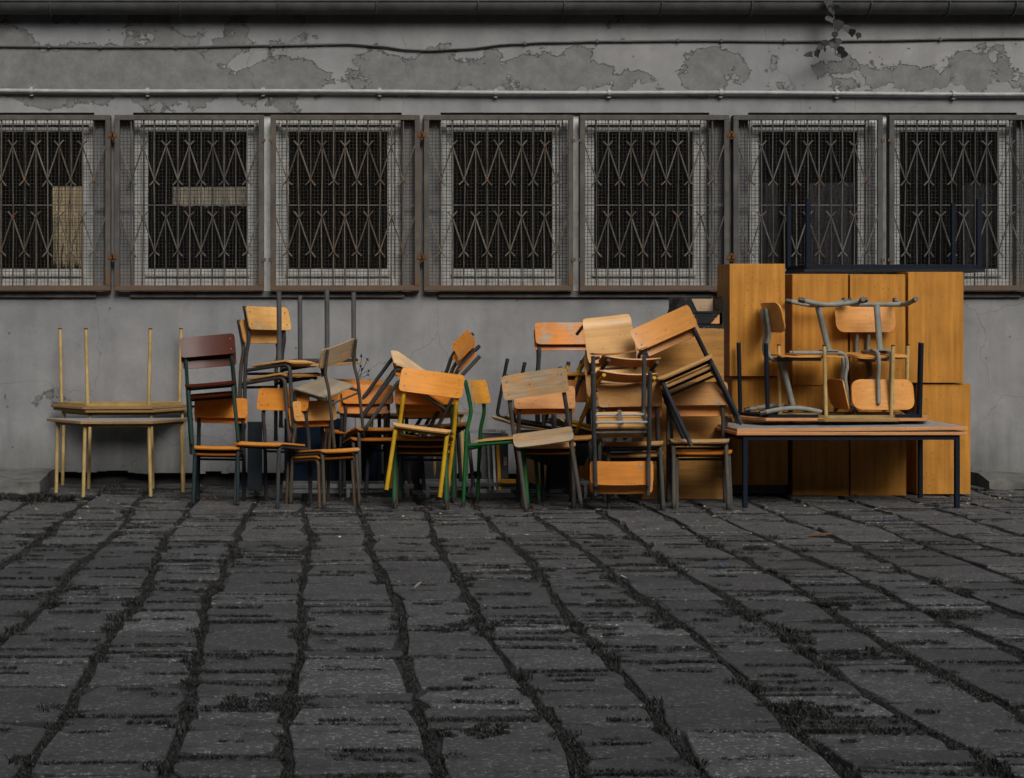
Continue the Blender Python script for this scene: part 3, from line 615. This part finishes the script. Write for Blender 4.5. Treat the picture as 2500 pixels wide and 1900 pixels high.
C_('chair nested under the high one at the back of the heap', below(l, r_, s, .035, -.04), r_, s, (.032,.034,.036), OR2, None, TAN)
C_('chair lying on its back, pale bare seat facing out', (1.998, 10.96, 1.073), (203, -74, 24), .86, (.02,.021,.023), (.32,.13,.035), None, (.50,.285,.105))
C_('chair lying on its back under the pale seat, dark backrest edge outward', (2.055, 11.00, .925), (180, -58, -5), .92, (.024,.024,.024), (.36,.15,.04), None, (.60,.33,.11))
C_('yellow framed chair lying on its back at the bottom of the lying pile', (2.02, 11.00, .820), (180, -57, -6), .95, YEL, (.40,.165,.04), None, (.56,.28,.08))
l, r_, s = (2.407, 10.6, .906), (-10.7, -3.3, -24.6), .99
C_('steeply tilted chair with wide peach streaked backrest', l, r_, s, (.014,.017,.022), (.54,.235,.055), None, (.50,.28,.105), False)
C_('chair nested under the steeply tilted one', below(l, r_, s, .045, -.055), r_, s, (.035,.036,.038), (.42,.20,.07), None, (.55,.32,.13), False)
l, r_, s = (2.514, 10.655, .442), (-9.5, -1.5, -.9), .988
C_('brown orange chair beside the cabinets, under the tilted pair', l, r_, s, (.06,.055,.045), (.40,.20,.065), PLYL, (.38,.22,.09))
C_('reddish chair nested lowest beside the cabinets', below(l, r_, s, .05, -.075, .02), r_, s, (.05,.045,.04), (.58,.23,.06), None, OR2)
l, r_, s = (2.078, 10.60, .433), (-7.9, 0, -1.6), .981
C_('tan chair behind the upside down pair, upper of its stack', l, r_, s, (.05,.048,.042), (.42,.20,.055), PLYL, (.38,.21,.08))
C_('red brown chair behind the upside down pair, lower of its stack', below(l, r_, s, .05, -.075), r_, s, CHAR, (.42,.15,.045), None, (.40,.22,.08))
l, r_, s = (1.948, 10.33, .556), (-8, 194, 1), .93
e1 = C_('upside down chair hung low in front, orange back with faint painted number', l, r_, s, (.046,.047,.047), (.60,.225,.045), None, TAN, False, cross=(.26,.26,.26))
e2 = C_('upside down chair nested behind the numbered hanging one', (l[0] + .012, l[1] + .075, l[2] - .062), (-8, 195, 1), s, (.052,.052,.050), (.56,.21,.042), None, TAN, False, cross=(.22,.22,.22))
def painted(t, txt, x, v):
    cu = bpy.data.curves.new('n', 'FONT'); cu.body = txt; cu.size = .032; cu.extrude = .0004; o = bpy.data.objects.new('n', cu); COL.objects.link(o)
    dg = bpy.context.evaluated_depsgraph_get(); me = bpy.data.meshes.new_from_object(o.evaluated_get(dg)); bpy.data.objects.remove(o)
    p = ob('painted_number', me, PALE, t)                 # on the rear face of the backrest, upright while the chair hangs upside down
    p.location = (x, .172 + .2*v + .0075 - .022*(x/.21)**2, .733 + v); p.rotation_euler = (R(90 - 11), R(180), R(180)); return p
PALE = plain('faded_white_paint', (.42, .36, .26), .7)
painted(e1, '28', .105, -.04); painted(e2, '16', .115, .035)
b = MB(); b.box(-.012, .012, -.115, .205, .375, .384); ob('brace_strip', b, STEEL, e1)

# ------------------------------------------------------------------ swivel-frame chairs with sled feet on the table
BC = {}
BC['seat'] = plate(.20, .185, .06, .011, lambda x, y: (Vector((x, y, .44 + (.010*(y/.18)**2 if y > 0 else -.012*max(0, (-y - .12)/.065)**2))), Vector((0, 0, 1)))).mesh('seat', 40)
BC['backrest'] = plate(.232, .113, .065, .010, back_fun(.232, .035, .735, .22, .205), 16, 8).mesh('backrest', 40)
def sled_chair(label, org, rotz, flip, s, sil=(.17,.175,.155), wood=(.56,.25,.065)):
    Rm = Matrix.Rotation(R(rotz), 3, 'Z') @ Matrix.Rotation(R(180 if flip else 0), 3, 'X')
    t = thing('sled_base_chair', label, 'chair', org, 'grey framed sled base chairs on the table'); t.rotation_mode = 'QUATERNION'; t.rotation_quaternion = Rm.to_quaternion(); t.scale = (s, s, s)
    ob('seat', BC['seat'], PLY, t, wood); ob('backrest', BC['backrest'], PLY, t, wood)
    for sx in (-1, 1):
        m = MB(); m.tube(fillet([(sx*.195, -.165, .018), (sx*.19, -.02, .05), (sx*.187, .08, .058), (sx*.19, .20, .045), (sx*.195, .325, .018)], .05), .0155, 10, .0175); f = ob('sled_foot', m.mesh('sled_foot', 50), PAINT, t, sil)
        for y, d in ((-.165, -1), (.325, 1)):
            c = MB(); c.tube([(sx*.195, y - d*.035, .027), (sx*.195, y + d*.008, .017)], .0178, 8, .0198); ob('end_cap', c.mesh('end_cap', 50), CAP, f)
        u = MB(); u.tube(fillet([(sx*.045, -.18, .418), (sx*.045, .215, .418), (sx*.045, .235, .52), (sx*.045, .212, .60), (sx*.05, .242, .80)], .05), .0145, 10, .014); ob('back_upright', u.mesh('back_upright', 50), PAINT, t, sil)
    m = MB(); m.tube([(-.19, .02, .055), (.19, .02, .055)], .0155, 8, .0175); ob('foot_crossbar', m.mesh('foot_crossbar', 50), PAINT, t, sil)
    m = MB(); m.tube([(0, .02, .055), (0, .105, .41)], .024, 10, .022); ob('post', m.mesh('post', 50), PAINT, t, sil)
    m = MB(); m.box(-.07, .07, .05, .16, .395, .405); ob('mounting_plate', m, PAINT, t, sil)
    return t
SB = .88; BY = 11.0
sled_chair('grey sled base chair standing on the upturned table, its back to the tall cabinet', (3.245, BY - .02, .583), 92, False, SB)
sled_chair('grey sled base chair upside down, sled feet in the air, over the sideways one', (3.375, BY - .02, 1.362), 88, True, SB)
sled_chair('grey sled base chair facing out on the upturned table, rounded backrest high', (PX(2136, BY), BY + .03, .583), 2, False, SB)
sled_chair('grey sled base chair upside down with its rounded backrest hanging low', (PX(2137, BY) + .01, BY + .02, 1.366), -2, True, SB)

# ------------------------------------------------------------------ tables
def trapezoid_table(label, loc, yaw, flip, front, back, depth, h, legcol, topm, edgecol, rimcol, leg_in=.05, tilt=0, roll=0, group='half hexagon school tables', legr=.0130, leg_spread=.012):
    t = thing('trapezoid_table', label, 'table', loc, group); t.rotation_mode = 'QUATERNION'
    t.rotation_quaternion = (Matrix.Rotation(R(yaw), 3, 'Z') @ Matrix.Rotation(R((180 if flip else 0) + tilt), 3, 'X') @ Matrix.Rotation(R(roll), 3, 'Y')).to_quaternion()
    # local: short edge towards -y when upright
    sg = -1 if flip else 1; d2 = depth/2
    def poly(i):
        p = [(-front/2 + i*.55, -d2 + i), (front/2 - i*.55, -d2 + i), (back/2 - i*1.7, d2 - i), (-back/2 + i*1.7, d2 - i)]
        p = [(x, y*sg) for x, y in p]; return p if sg > 0 else p[::-1]
    top = MB(); top.prism(poly(0), h - .019, h); ob('table_top', top.mesh('table_top', None, .002), EDGE, t, edgecol)
    lam = MB(); lam.prism(poly(.004), h, h + .0015); ob('laminate', lam, topm, t, edgecol)
    rim = MB(); q = poly(leg_in - .006)
    for k in range(4):
        a, b2 = Vector((*q[k], h - .030)), Vector((*q[(k+1) % 4], h - .030)); rim.bar(a, b2, .02, .020)
    PM = PAINTD if legcol == NAVY else PAINT
    ob('apron', rim, PM, t, rimcol)
    for x, y in poly(leg_in):
        m = MB(); m.tube([(x + math.copysign(leg_spread, x), y, .0), (x, y, h - .024)], legr, 8); lg = ob('leg', m.mesh('leg', 50), PM, t, legcol)
        c = MB(); c.tube([(x + math.copysign(leg_spread, x), y, -.003), (x + math.copysign(leg_spread, x), y, .006)], legr + .0008, 8); ob('foot_cap', c.mesh('foot_cap', 50), CAP, lg)
    return t
CREAM, CRIM = (.36,.255,.105), (.26,.18,.07)
def half_hex(label, loc, yaw, flip, h=.524, **kw): return trapezoid_table(label, loc, yaw, flip, .49, 1.03, .38, h, CREAM, GREYTOP, (.25,.145,.055), CRIM, **kw)
half_hex('cream legged half hexagon table standing in front of its twins', (PX(281, 11.15), 11.15 + .19, 0), 3, False)
half_hex('cream legged half hexagon table standing against the wall under the upturned one', (PX(290, 11.70), 11.70 + .19, 0), 3, False, .572)
half_hex('cream legged half hexagon table upside down with four legs in the air', (PX(284, 11.69), 11.69 + .19, .575 + .578), 3, True, .576)
half_hex('yellow legged half hexagon table upside down among the grey chairs', (PX(2094, 10.80), 10.72 + .215, .548 + .498), 2, True, .500, legr=.0125)
half_hex('cream half hexagon table standing deep behind the tipped back chairs', (PX(985, 11.55), 11.72, 0), -2, False, .555)
trapezoid_table('upturned wide table with navy legs under the grey chairs', (PX(2040, 11.0), 10.98, .548 + .51), 0, True, 1.06, 1.38, .40, .51, NAVY, GREYTOP, (.44,.20,.075), NAVY, legr=.0145)
def rect_table(name, label, loc, yaw, flip, L, D, h, legcol, edgecol, lw=.034, tilt=0, board=True, mo=.03, inset=.06):
    t = thing(name, label, 'table', loc, 'steel framed school tables'); t.rotation_mode = 'QUATERNION'
    t.rotation_quaternion = (Matrix.Rotation(R(yaw), 3, 'Z') @ Matrix.Rotation(R(180 if flip else 0), 3, 'X') @ Matrix.Rotation(R(tilt), 3, 'Y')).to_quaternion()
    m = MB(); m.box(-L/2, L/2, -D/2, D/2, h - .02, h); ob('table_top', m.mesh('table_top', None, .002), EDGE, t, edgecol)
    m = MB(); m.box(-L/2 + .004, L/2 - .004, -D/2 + .004, D/2 - .004, h, h + .0015); ob('laminate', m, GREYTOP, t)
    x1, y1 = L/2 - inset, D/2 - mo; rl_ = MB()
    for a, b2 in (((-x1, -y1), (x1, -y1)), ((-x1, y1), (x1, y1)), ((-x1, -y1), (-x1, y1)), ((x1, -y1), (x1, y1))):
        rl_.bar((a[0], a[1], h - .021 - lw/2), (b2[0], b2[1], h - .021 - lw/2), lw*.85, lw)
    PM = PAINTD if legcol == NAVY else PAINT
    ob('frame_rail', rl_, PM, t, legcol)
    for sx in (-1, 1):
        for sy in (-1, 1):
            m = MB(); m.bar((sx*x1, sy*y1, .003), (sx*x1, sy*y1, h - .022), lw, lw); ob('leg', m.mesh('leg', None, .003), PM, t, legcol)
    return t
rect_table('long_table', 'long low table with navy legs in front of the cabinets', (PX(2080, 10.52), 10.52 + .34, 0), .6, False, 1.49, .68, .492, NAVY, (.48,.215,.078), .030)
m = MB(); m.box(-.74, .74, -.335, .335, 0, .021); o = ob('loose_table_top', m.mesh('loose_table_top', None, .002), EDGE, None, (.50,.225,.083)); o.location = (PX(2084, 10.52), 10.865, .498); o.rotation_euler = (0, R(-.55), R(-.6)); tag(o, 'loose grey topped board lying on the long low table', 'table top')
lam = MB(); lam.box(-.736, .736, -.331, .331, .0212, .0225); ob('laminate', lam, GREYTOP, o)
rect_table('upturned_table', 'navy framed table upside down on top of the cabinets', (PX(2182, 11.5), 11.74, 1.552 + .52), 0, True, 1.27, .52, .52, NAVY, (.012,.014,.018), .030, inset=.035)
# small dark table upside down with long thin legs
t = thing('upturned_small_table', 'small table upside down with four long thin dark legs in the air', 'table', (PX(770, 11.2), 11.2, PZ(884, 11.2)))
legs = [(681, 712, 876, 10.92), (732, 722, 872, 11.40), (798, 706, 862, 10.98), (863, 714, 872, 11.46)]
m = MB(); q = [P(a, 880, Y) - t.location for a, _, _, Y in (legs[0], legs[2], legs[3], legs[1])]; q = [(p.x, p.y) for p in q]
cq = Vector((sum(p[0] for p in q)/4, sum(p[1] for p in q)/4)); q = [tuple(cq + (Vector(p) - cq)*1.18) for p in q]
m.prism(q, -.022, -.004); ob('table_top', m.mesh('table_top', None, .002), EDGE, t, (.42,.23,.09))
m = MB(); m.prism([tuple(cq + (Vector(p) - cq)*.95) for p in q], -.003, .018); ob('apron', m, PAINT, t, CHAR)
for px, a, b2, Y in legs:
    m = MB(); top, bot = P(px, a, Y) - t.location, P(px + 1, b2, Y) - t.location; bot.z = min(bot.z, .012); m.tube([bot, top], .0165, 8); ob('leg', m.mesh('leg', 50), PAINT, t, (.07,.07,.072))

# ------------------------------------------------------------------ cabinets
def cabinet(label, px0, px1, py0, py1, Y, depth, col, grain=None, plinth=0, lean=0, name='cabinet', group='veneered cabinets stacked against the wall', yaw=0):
    x0, x1, z0, z1 = PX(px0, Y), PX(px1, Y), PZ(py1, Y), PZ(py0, Y); z0 = max(z0, .004)
    t = thing(name, label, 'cabinet', ((x0 + x1)/2, Y, z0), group); w_, h_ = (x1 - x0)/2, z1 - z0; g = grain or VENEER_V; t.rotation_euler = (R(lean), 0, R(yaw))
    pz = plinth
    for nm, bx_ in (('side_panel', (-w_, -w_ + .016, .019, depth, pz, h_)), ('side_panel', (w_ - .016, w_, .019, depth, pz, h_)), ('top_panel', (-w_ + .0165, w_ - .0165, .02, depth, h_ - .016, h_)), ('bottom_panel', (-w_ + .0165, w_ - .0165, .02, depth, pz, pz + .016)), ('back_panel', (-w_ + .0165, w_ - .0165, depth - .006, depth - .001, pz + .0165, h_ - .0165))):
        m = MB(); m.box(*bx_); ob(nm, m.mesh(nm, None, .001), g, t, [c*.92 for c in col])
    m = MB(); m.box(-w_ + .0015, w_ - .0015, 0, .018, pz + .001, h_ - .001); d = ob('door', m.mesh('door', None, .0012), g, t, col)
    if plinth: m = MB(); m.box(-w_ + .01, w_ - .01, .04, depth - .01, 0, plinth - .001); ob('plinth', m, CAP, t)
    return t
CB = (.40, .175, .028)
cabinet('lower cabinet on a black plinth beneath the tallest one', 1787, 1924, 921, 1206, 11.24, .34, CB, None, .06)
cabinet('tallest cabinet, its plain side showing, higher than the rest', 1781, 1917, 644, 919, 11.20, .34, (.42,.185,.031))
for k, (a, b2, ty, my, by) in enumerate(((1934, 2071, 669, 942, 1214), (2075, 2211, 670, 942, 1215))):
    nm = ('beside the tallest one', 'between the navy table legs')[k]
    cabinet('lower cabinet under the long table ' + nm, a + 1, b2 + 2, my + 1, by, 11.26, .34, (.40,.174,.028))
    cabinet('upper cabinet behind the grey chairs ' + nm, a, b2, ty, my, 11.26, .34, (.41,.178,.029))
cabinet('lower cabinet at the open end, pushed slightly out', 2238, 2370, 937, 1207, 11.30, .34, (.42,.185,.031))
cabinet('upper cabinet at the open end beside bare wall', 2217, 2353, 664, 935, 11.28, .34, (.42,.184,.031))
cabinet('wide board fronted cabinet with level grain behind the tilted chairs', 1568, 1768, 803, 1222, 11.05, .36, (.37,.18,.048), VENEER_H)
# black open drawer box on it
t = thing('drawer_box', 'chipped black open drawer box on the level grained cabinet', 'box', (PX(1708, 11.12), 11.12, PZ(803, 11.05) + .004)); wv, BLK = .165, paint_mat('chipped_black_laminate', .4, .9, (.30,.19,.09), (.36,.24,.12), .4)
for nm, bx_ in (('bottom_panel', (-wv, wv, 0, .26, 0, .022)), ('shelf', (-wv + .0135, wv - .0135, .002, .25, .102, .116)), ('side_panel', (wv - .012, wv, .001, .26, .0225, .215)), ('back_panel', (-wv + .013, wv - .013, .245, .258, .0225, .213)), ('front_panel', (-wv*.55, wv - .03, -.006, .006, .03, .098))):
    m = MB(); m.box(*bx_); ob(nm, m.mesh(nm, None, .001), BLK, t, (.012,.013,.015))
m = MB(); m.add([(-wv, 0, .0225), (-wv, .26, .0225), (-wv, .26, .10), (-wv + .04, .26, .205), (-wv + .04, .0, .205), (-wv, 0, .12)] + [(-wv + .012, 0, .0225), (-wv + .012, .244, .0225), (-wv + .012, .244, .10), (-wv + .052, .244, .205), (-wv + .052, 0, .205), (-wv + .012, 0, .12)], [(0,5,4,3,2,1), (6,7,8,9,10,11), (0,6,11,5), (5,11,10,4), (4,10,9,3), (1,7,6,0), (2,8,7,1), (3,9,8,2)])
ob('side_panel', m, BLK, t, (.012,.013,.015))
m = MB(); m.prism([(.04, 0), (wv - .014, 0), (wv - .014, .085), (.0, .085)], 0, .003, Matrix.Translation((0, .241, .118)) @ Matrix.Rotation(R(90), 4, 'X')); ob('bare_patch', m, EDGE, t, (.36,.26,.16))
m = MB(); m.prism([(.075, 0), (wv - .032, 0), (wv - .032, .065)], 0, .003, Matrix.Translation((0, -.0065, .031)) @ Matrix.Rotation(R(90), 4, 'X')); ob('bare_patch', m, EDGE, t, (.48,.24,.09))

# ------------------------------------------------------------------ boards and steel clutter under the heap
def panel(name, label, px0, px1, py0, py1, Y, col, m_=None, th=.02, lean=-5, cat='panel', rail=None):
    x0, x1 = PX(px0, Y), PX(px1, Y); z0, z1 = max(PZ(py1, Y), .003), PZ(py0, Y); t = thing(name, label, cat, ((x0 + x1)/2, Y, z0)); t.rotation_euler = (R(lean), 0, 0)
    m = MB(); m.box(-(x1-x0)/2, (x1-x0)/2, 0, th, 0, z1 - z0); ob('board', m.mesh('board', None, .002), m_ or PAINT, t, col)
    if rail:
        m = MB(); m.box(-(x1-x0)/2 - .012, (x1-x0)/2 + .012, -.006, th + .006, -.001, .026) ; ob('edge_rail', m, STEEL, t)
    return t
panel('blue_board', 'dark blue board leaning behind the brown framed chairs', 694, 838, 1022, 1204, 11.45, (.005,.016,.036), rail=True)
panel('blue_board', 'narrow dark blue board beside the yellow leg', 842, 932, 1055, 1206, 11.50, (.005,.016,.034), rail=True)
panel('blue_board', 'slate blue panel standing behind the tall charcoal chair', 604, 640, 1030, 1200, 11.6, (.022,.032,.038))
panel('grey_board', 'grey board leaning behind the green frame', 1036, 1116, 1085, 1208, 11.55, (.060,.060,.062), rail=True)
panel('shade_board', 'black board painting deep shade, leaning against the wall behind the bleached chair', 1262, 1446, 1050, 1212, 11.75, (.014,.014,.014))  # added board, its black paints the deep shade under the heap
panel('shade_board', 'dark grey board painting shade, leaning against the wall behind the yellow chair', 945, 1034, 1060, 1210, 11.7, (.018,.018,.019))  # added board whose dark colour paints shade between the chair legs
b = panel('grey_board', 'grey board with a small white sticker under the green seat', 1176, 1242, 1058, 1206, 11.5, (.075,.076,.078), rail=True)
m = MB(); m.box(.062, .085, -.0012, -.0002, .19, .25); ob('sticker', m, PALE, b)
for px, py0, py1, Y, col, lab, w_ in ((1206, 1078, 1192, 11.40, (.42,.43,.44), 'white painted bar leaning under the green seat', .016), (1217, 1076, 1196, 11.38, (.55,.26,.02), 'orange painted bar leaning under the green seat', .022), (1193, 1074, 1185, 11.42, (.13,.135,.13), 'grey bar leaning beside the white painted one', .014)):
    m = MB(); a, q = P(px - 2, py0, Y + .06), P(px + 3, py1, Y); q.z = .03; m.bar(Vector(), a - q, w_, w_*.7, (0, 1, 0)); o = ob('leaning_bar', m.mesh('leaning_bar', None, .002), PAINT, None, col); o.location = q; tag(o, lab, 'bar')
def rack(label, px0, px1, Y, z, col, mark=None):
    t = thing('steel_frame', label, 'frame', (PX(px0, Y), Y, 0)); L = PX(px1, Y) - PX(px0, Y)
    for dy in (0, .22): m = MB(); m.bar((0, dy, z), (L, dy, z), .024, .03); ob('long_rail', m.mesh('long_rail', None, .002), PAINT, t, col)
    for x in (.04, L*.5, L - .04):
        m = MB(); m.bar((x, 0, z - .0), (x, .22, z), .02, .022); ob('cross_rail', m, PAINT, t, col)
        for dy in (0, .22): m = MB(); m.bar((x, dy, 0), (x, dy, z - .016), .022); ob('leg', m, PAINT, t, col)
    return t
rack('long low grey steel frame lying behind the chair legs', 690, 1010, 11.22, .075, (.17,.175,.18)); rack('low grey steel frame on the ground under the green seat', 1030, 1290, 11.25, .085, (.16,.165,.17)); rack('low pale steel frame on the ground by the hanging chairs', 1415, 1590, 11.20, .10, (.12,.122,.122))
m = MB(); m.bar((0, 0, 0), (.17, 0, 0), .03, .026); o = ob('orange_bar', m, PAINT, None, (.55,.25,.02)); o.location = (PX(1229, 11.0), 11.2, .112); tag(o, 'short orange bar lying across the grey steel frame', 'bar')
t = panel('grey_desk_panel', 'flat grey desk edge behind the bleached chair with a white squiggle', 1132, 1236, 1048, 1056, 11.52, (.16,.165,.165), th=.03, lean=0); t.location.z = PZ(1056, 11.52)
m = MB(); m.tube([(.08, -.002, .004), (.085, -.002, .022), (.10, -.002, .006), (.106, -.002, .022)], .003, 5); ob('white_squiggle', m, PALE, t)
for x in (-.13, .13): m = MB(); m.bar((x, .015, -t.location.z + .003), (x, .015, -.001), .026); ob('leg', m, PAINT, t, (.10,.10,.10))

# ------------------------------------------------------------------ broken ledges, weeds, ivy, litter
def ledge(label, x0, x1, yf, h, seed):
    r0 = random.Random(seed); t = MB(); nx, ny = 26, 6; V = []; yb = WALLY + .06
    def f(u, v): 
        x = x0 + (x1 - x0)*u; y = yb + (yf - yb)*v; return x, y
    for j in range(ny + 3):
        for i in range(nx + 1):
            u = i/nx; v = min(j/ny, 1); x, y = f(u, v); e = r0.gauss(0, .012)
            z = h + r0.gauss(0, .007) - .03*v**3
            if j == ny + 1: y -= .015; z = h*.5 + r0.gauss(0, .01)
            if j == ny + 2: y -= .02; z = -.04
            if j >= ny: y += .03*math.sin(u*17 + seed) + e
            V.append((x, y, z))
    w_ = nx + 1; t.add(V, [(j*w_ + i, (j+1)*w_ + i, (j+1)*w_ + i + 1, j*w_ + i + 1) for j in range(ny + 2) for i in range(nx)])
    for e in (0, nx):
        ids = [j*w_ + e for j in range(ny + 3)]; b_ = len(t.v); t.v += [(V[ids[0]][0], V[ids[0]][1], -.04)]; t.f.append(tuple(ids + [b_]) if e else tuple((ids + [b_])[::-1]))
    o = ob('concrete_ledge', t.mesh('concrete_ledge', 45), CONC); return tag(o, label, 'ledge', 'broken concrete ledges along the wall foot')
ledge('broken concrete ledge at the wall foot beside the cream tables', -4.2, PX(108, 11.6), 11.42, .115, 2)
ledge('broken concrete ledge at the wall foot beyond the cabinets', PX(2390, 11.9), 8.5, 11.75, .095, 5)
def bush(name, label, px, py, n, sp, h, m_, w=.004):
    b = Blades(); Y = FPX*CAMH/(py - PCY); c = Vector((PX(px, Y), Y, 0))
    for _ in range(n): b.tuft((random.gauss(0, sp), random.gauss(0, sp*.8), -.01), 30, sp*.35, h*random.uniform(.4, 1), .75, w)
    o = b.build(name, m_); o.location = c; return tag(o, label, 'weeds')
bush('weed_clump', 'dark bushy weeds against the broken ledge beside the cream tables', 95, 1222, 30, .075, .13, GRASS, .006)
bush('weed_clump', 'low dark weeds in front of the ledge beside the cream tables', 25, 1218, 26, .09, .10, GRASS, .006)
bush('weed_clump', 'dark weed tuft between the cream table legs', 205, 1218, 14, .04, .07, GRASS, .005)
bush('weed_clump', 'low weeds spreading under the cream tables', 290, 1203, 22, .13, .06, GRASS, .005)
bush('dry_grass', 'thin dry grass stalks under the cream tables', 285, 1200, 3, .12, .30, DRY, .0022)
bush('weed_clump', 'dark weeds by the ledge beyond the cabinets', 2400, 1196, 12, .05, .06, GRASS, .005)
# dry seed-headed weed growing up behind the heap
t = thing('dry_weed', 'dried weed with seed heads standing against the wall behind the heap', 'plant', (PX(872, 11.85), 11.85, 0))
def W_(px, py): return P(px, py, 11.85) - t.location
for path in (((866,1240),(868,935),(880,895),(883,868)), ((868,935),(886,902),(897,878)), ((868,935),(882,921),(900,915)), ((872,925),(885,912),(899,905)), ((866,1000),(874,945),(884,898))):
    m = MB(); m.tube([W_(*p) if p[1] < 1200 else Vector((W_(*p).x, 0, 0)) for p in path], .0028, 5); st = ob('stalk', m.mesh('stalk', 60), DRY, t)
for px, py in ((882,868),(897,877),(884,903),(900,905),(898,916),(880,895)):
    m = MB(); c = W_(px, py)
    for k in range(7):
        a = random.uniform(0, 6.3); e = random.uniform(-1, 1); d = Vector((math.cos(a)*.008, math.sin(a)*.008, .013*e)); m.tube([c, c + d], .004, 5)
    ob('seed_head', m, GRASS, t)
# ivy hanging from the gutter
IY = GUY - GUR - .03
t = thing('ivy_sprig', 'ivy sprig with dark leaves hanging down from the gutter', 'ivy', P(2034, 0, IY))
def I_(px, py, dy=0): return P(px, py, IY) - t.location + Vector((0, dy, 0))
for path in (((2030,-25),(2034,20),(2038,60),(2039,90),(2039,135)), ((2038,45),(2060,66),(2080,80),(2102,92)), ((2039,92),(2012,104),(1995,122),(1962,137)), ((2040,100),(2052,118),(2062,138))):
    m = MB(); m.tube([I_(*p) for p in path], .003, 5); ob('stem', m.mesh('stem', 60), IVY, t)
leafp = [(-.5,.0),(-.42,.34),(-.12,.42),(.0,.5),(.12,.42),(.42,.34),(.5,.0),(.22,-.28),(0,-.62),(-.22,-.28)]
for px, py, sz, an in ((2020,5,20,10),(2030,28,20,-15),(2042,22,18,20),(2026,46,18,-20),(2046,62,22,5),(2066,70,17,-15),(2079,80,16,-10),(2094,88,13,15),(2038,86,15,0),(2038,106,28,0),(2013,107,15,10),(2001,115,14,60),(1996,130,18,-25),(1978,133,13,-40),(1967,135,9,80),(2051,122,16,15),(2058,134,16,20),(2013,122,9,0),(2030,112,12,30)):
    c = I_(px, py, random.uniform(-.02, .01)); S = sz/FPX*IY*1.3; M = Matrix.Translation(c) @ Matrix.Rotation(R(an), 4, 'Y') @ Matrix.Rotation(R(random.uniform(-35, 35)), 4, 'X') @ Matrix.Rotation(R(random.uniform(-40, 40)), 4, 'Z') @ Matrix.Rotation(R(90), 4, 'X')
    m = MB(); m.prism([(x*S, y*S) for x, y in leafp], -.0006, .0006, M); ob('leaf', m, IVY, t)
# litter
def scrap(name, label, px, py, w_, d, h, col, cat, group=None):
    Y = FPX*CAMH/(py - PCY); m = MB(); k = 6; pts = [(w_*math.cos(2*math.pi*i/k)*random.uniform(.6, 1.1), d*math.sin(2*math.pi*i/k)*random.uniform(.6, 1.1)) for i in range(k)]
    m.prism(pts, 0, h); o = ob(name, m, plain(name, col, .6)); o.location = (PX(px, Y), Y, .009); o.rotation_euler = (R(random.uniform(-6, 6)), R(random.uniform(-6, 6)), random.uniform(0, 6)); return tag(o, label, cat, group)
scrap('blue_scrap', 'small blue plastic scrap lying out on the paving', 1760, 1385, .018, .012, .006, (.03,.09,.25), 'scrap')
scrap('blue_scrap', 'small blue plastic scrap near the long low table', 2161, 1274, .02, .013, .006, (.03,.08,.22), 'scrap')
scrap('wood_sliver', 'pale wooden sliver on the slab between dark weeds', 1020, 1434, .05, .006, .006, (.22,.20,.16), 'sliver')
scrap('white_strip', 'thin white strip lying on a paving slab', 1523, 1414, .04, .004, .004, (.45,.45,.45), 'strip')
scrap('paper_scrap', 'tiny white paper scrap on the paving', 829, 1315, .010, .010, .003, (.5,.5,.5), 'scrap')
scrap('fallen_leaf', 'yellow brown leaf on the ground in front of the charcoal chair', 622, 1231, .012, .012, .004, (.45,.28,.12), 'leaf')
for k in range(9): scrap('fallen_leaf', 'small ochre leaf bit under the orange stack', 489 + random.uniform(0, 40), 1213 + random.uniform(0, 8), .010, .008, .004, (.34,.22,.10), 'leaf', 'leaf bits under the orange stack')
for k, (px, py) in enumerate(((88,1246),(196,1270),(1964,1239),(2361,1233),(2366,1222),(2430,1221),(2441,1220),(2465,1213),(1075,1258),(213,1242),(1720,1240),(984,1265))):
    scrap('pale_chip', 'small pale chip scattered on the dark ground by the furniture', px, py, .009, .008, .006, (.38,.31,.20), 'chip', 'pale chips on the ground')
scrap('bark_strip', 'rusty brown bark streak lying on the paving before the long table', 2000, 1311, .09, .012, .008, (.10,.055,.03), 'bark')

lt = MB(); lr = random.Random(11)
for k in range(420):
    x = lr.uniform(-2.0, 5.2); y = lr.choice([lr.uniform(10.2, 11.9), lr.uniform(9.2, 11.2)]); a = lr.uniform(0, 6.3); L_ = lr.choice([.006, .009, .014, .03]); w_ = lr.uniform(.002, .006); d = Vector((math.cos(a)*L_, math.sin(a)*L_, lr.uniform(-.001, .003))); c = Vector((x, y, .009)); n_ = Vector((-math.sin(a)*w_, math.cos(a)*w_, 0))
    lt.add([c - d - n_, c + d - n_*.5, c + d + n_*.6, c - d + n_, c + Vector((0, 0, .003 + w_))], [(0,1,4), (1,2,4), (2,3,4), (3,0,4)])
o = ob('ground_litter', lt, foliage('litter_bits', (.085, .066, .045))); o['kind'] = 'stuff'; o['label'] = 'splinters, leaf bits and grit strewn around the furniture'
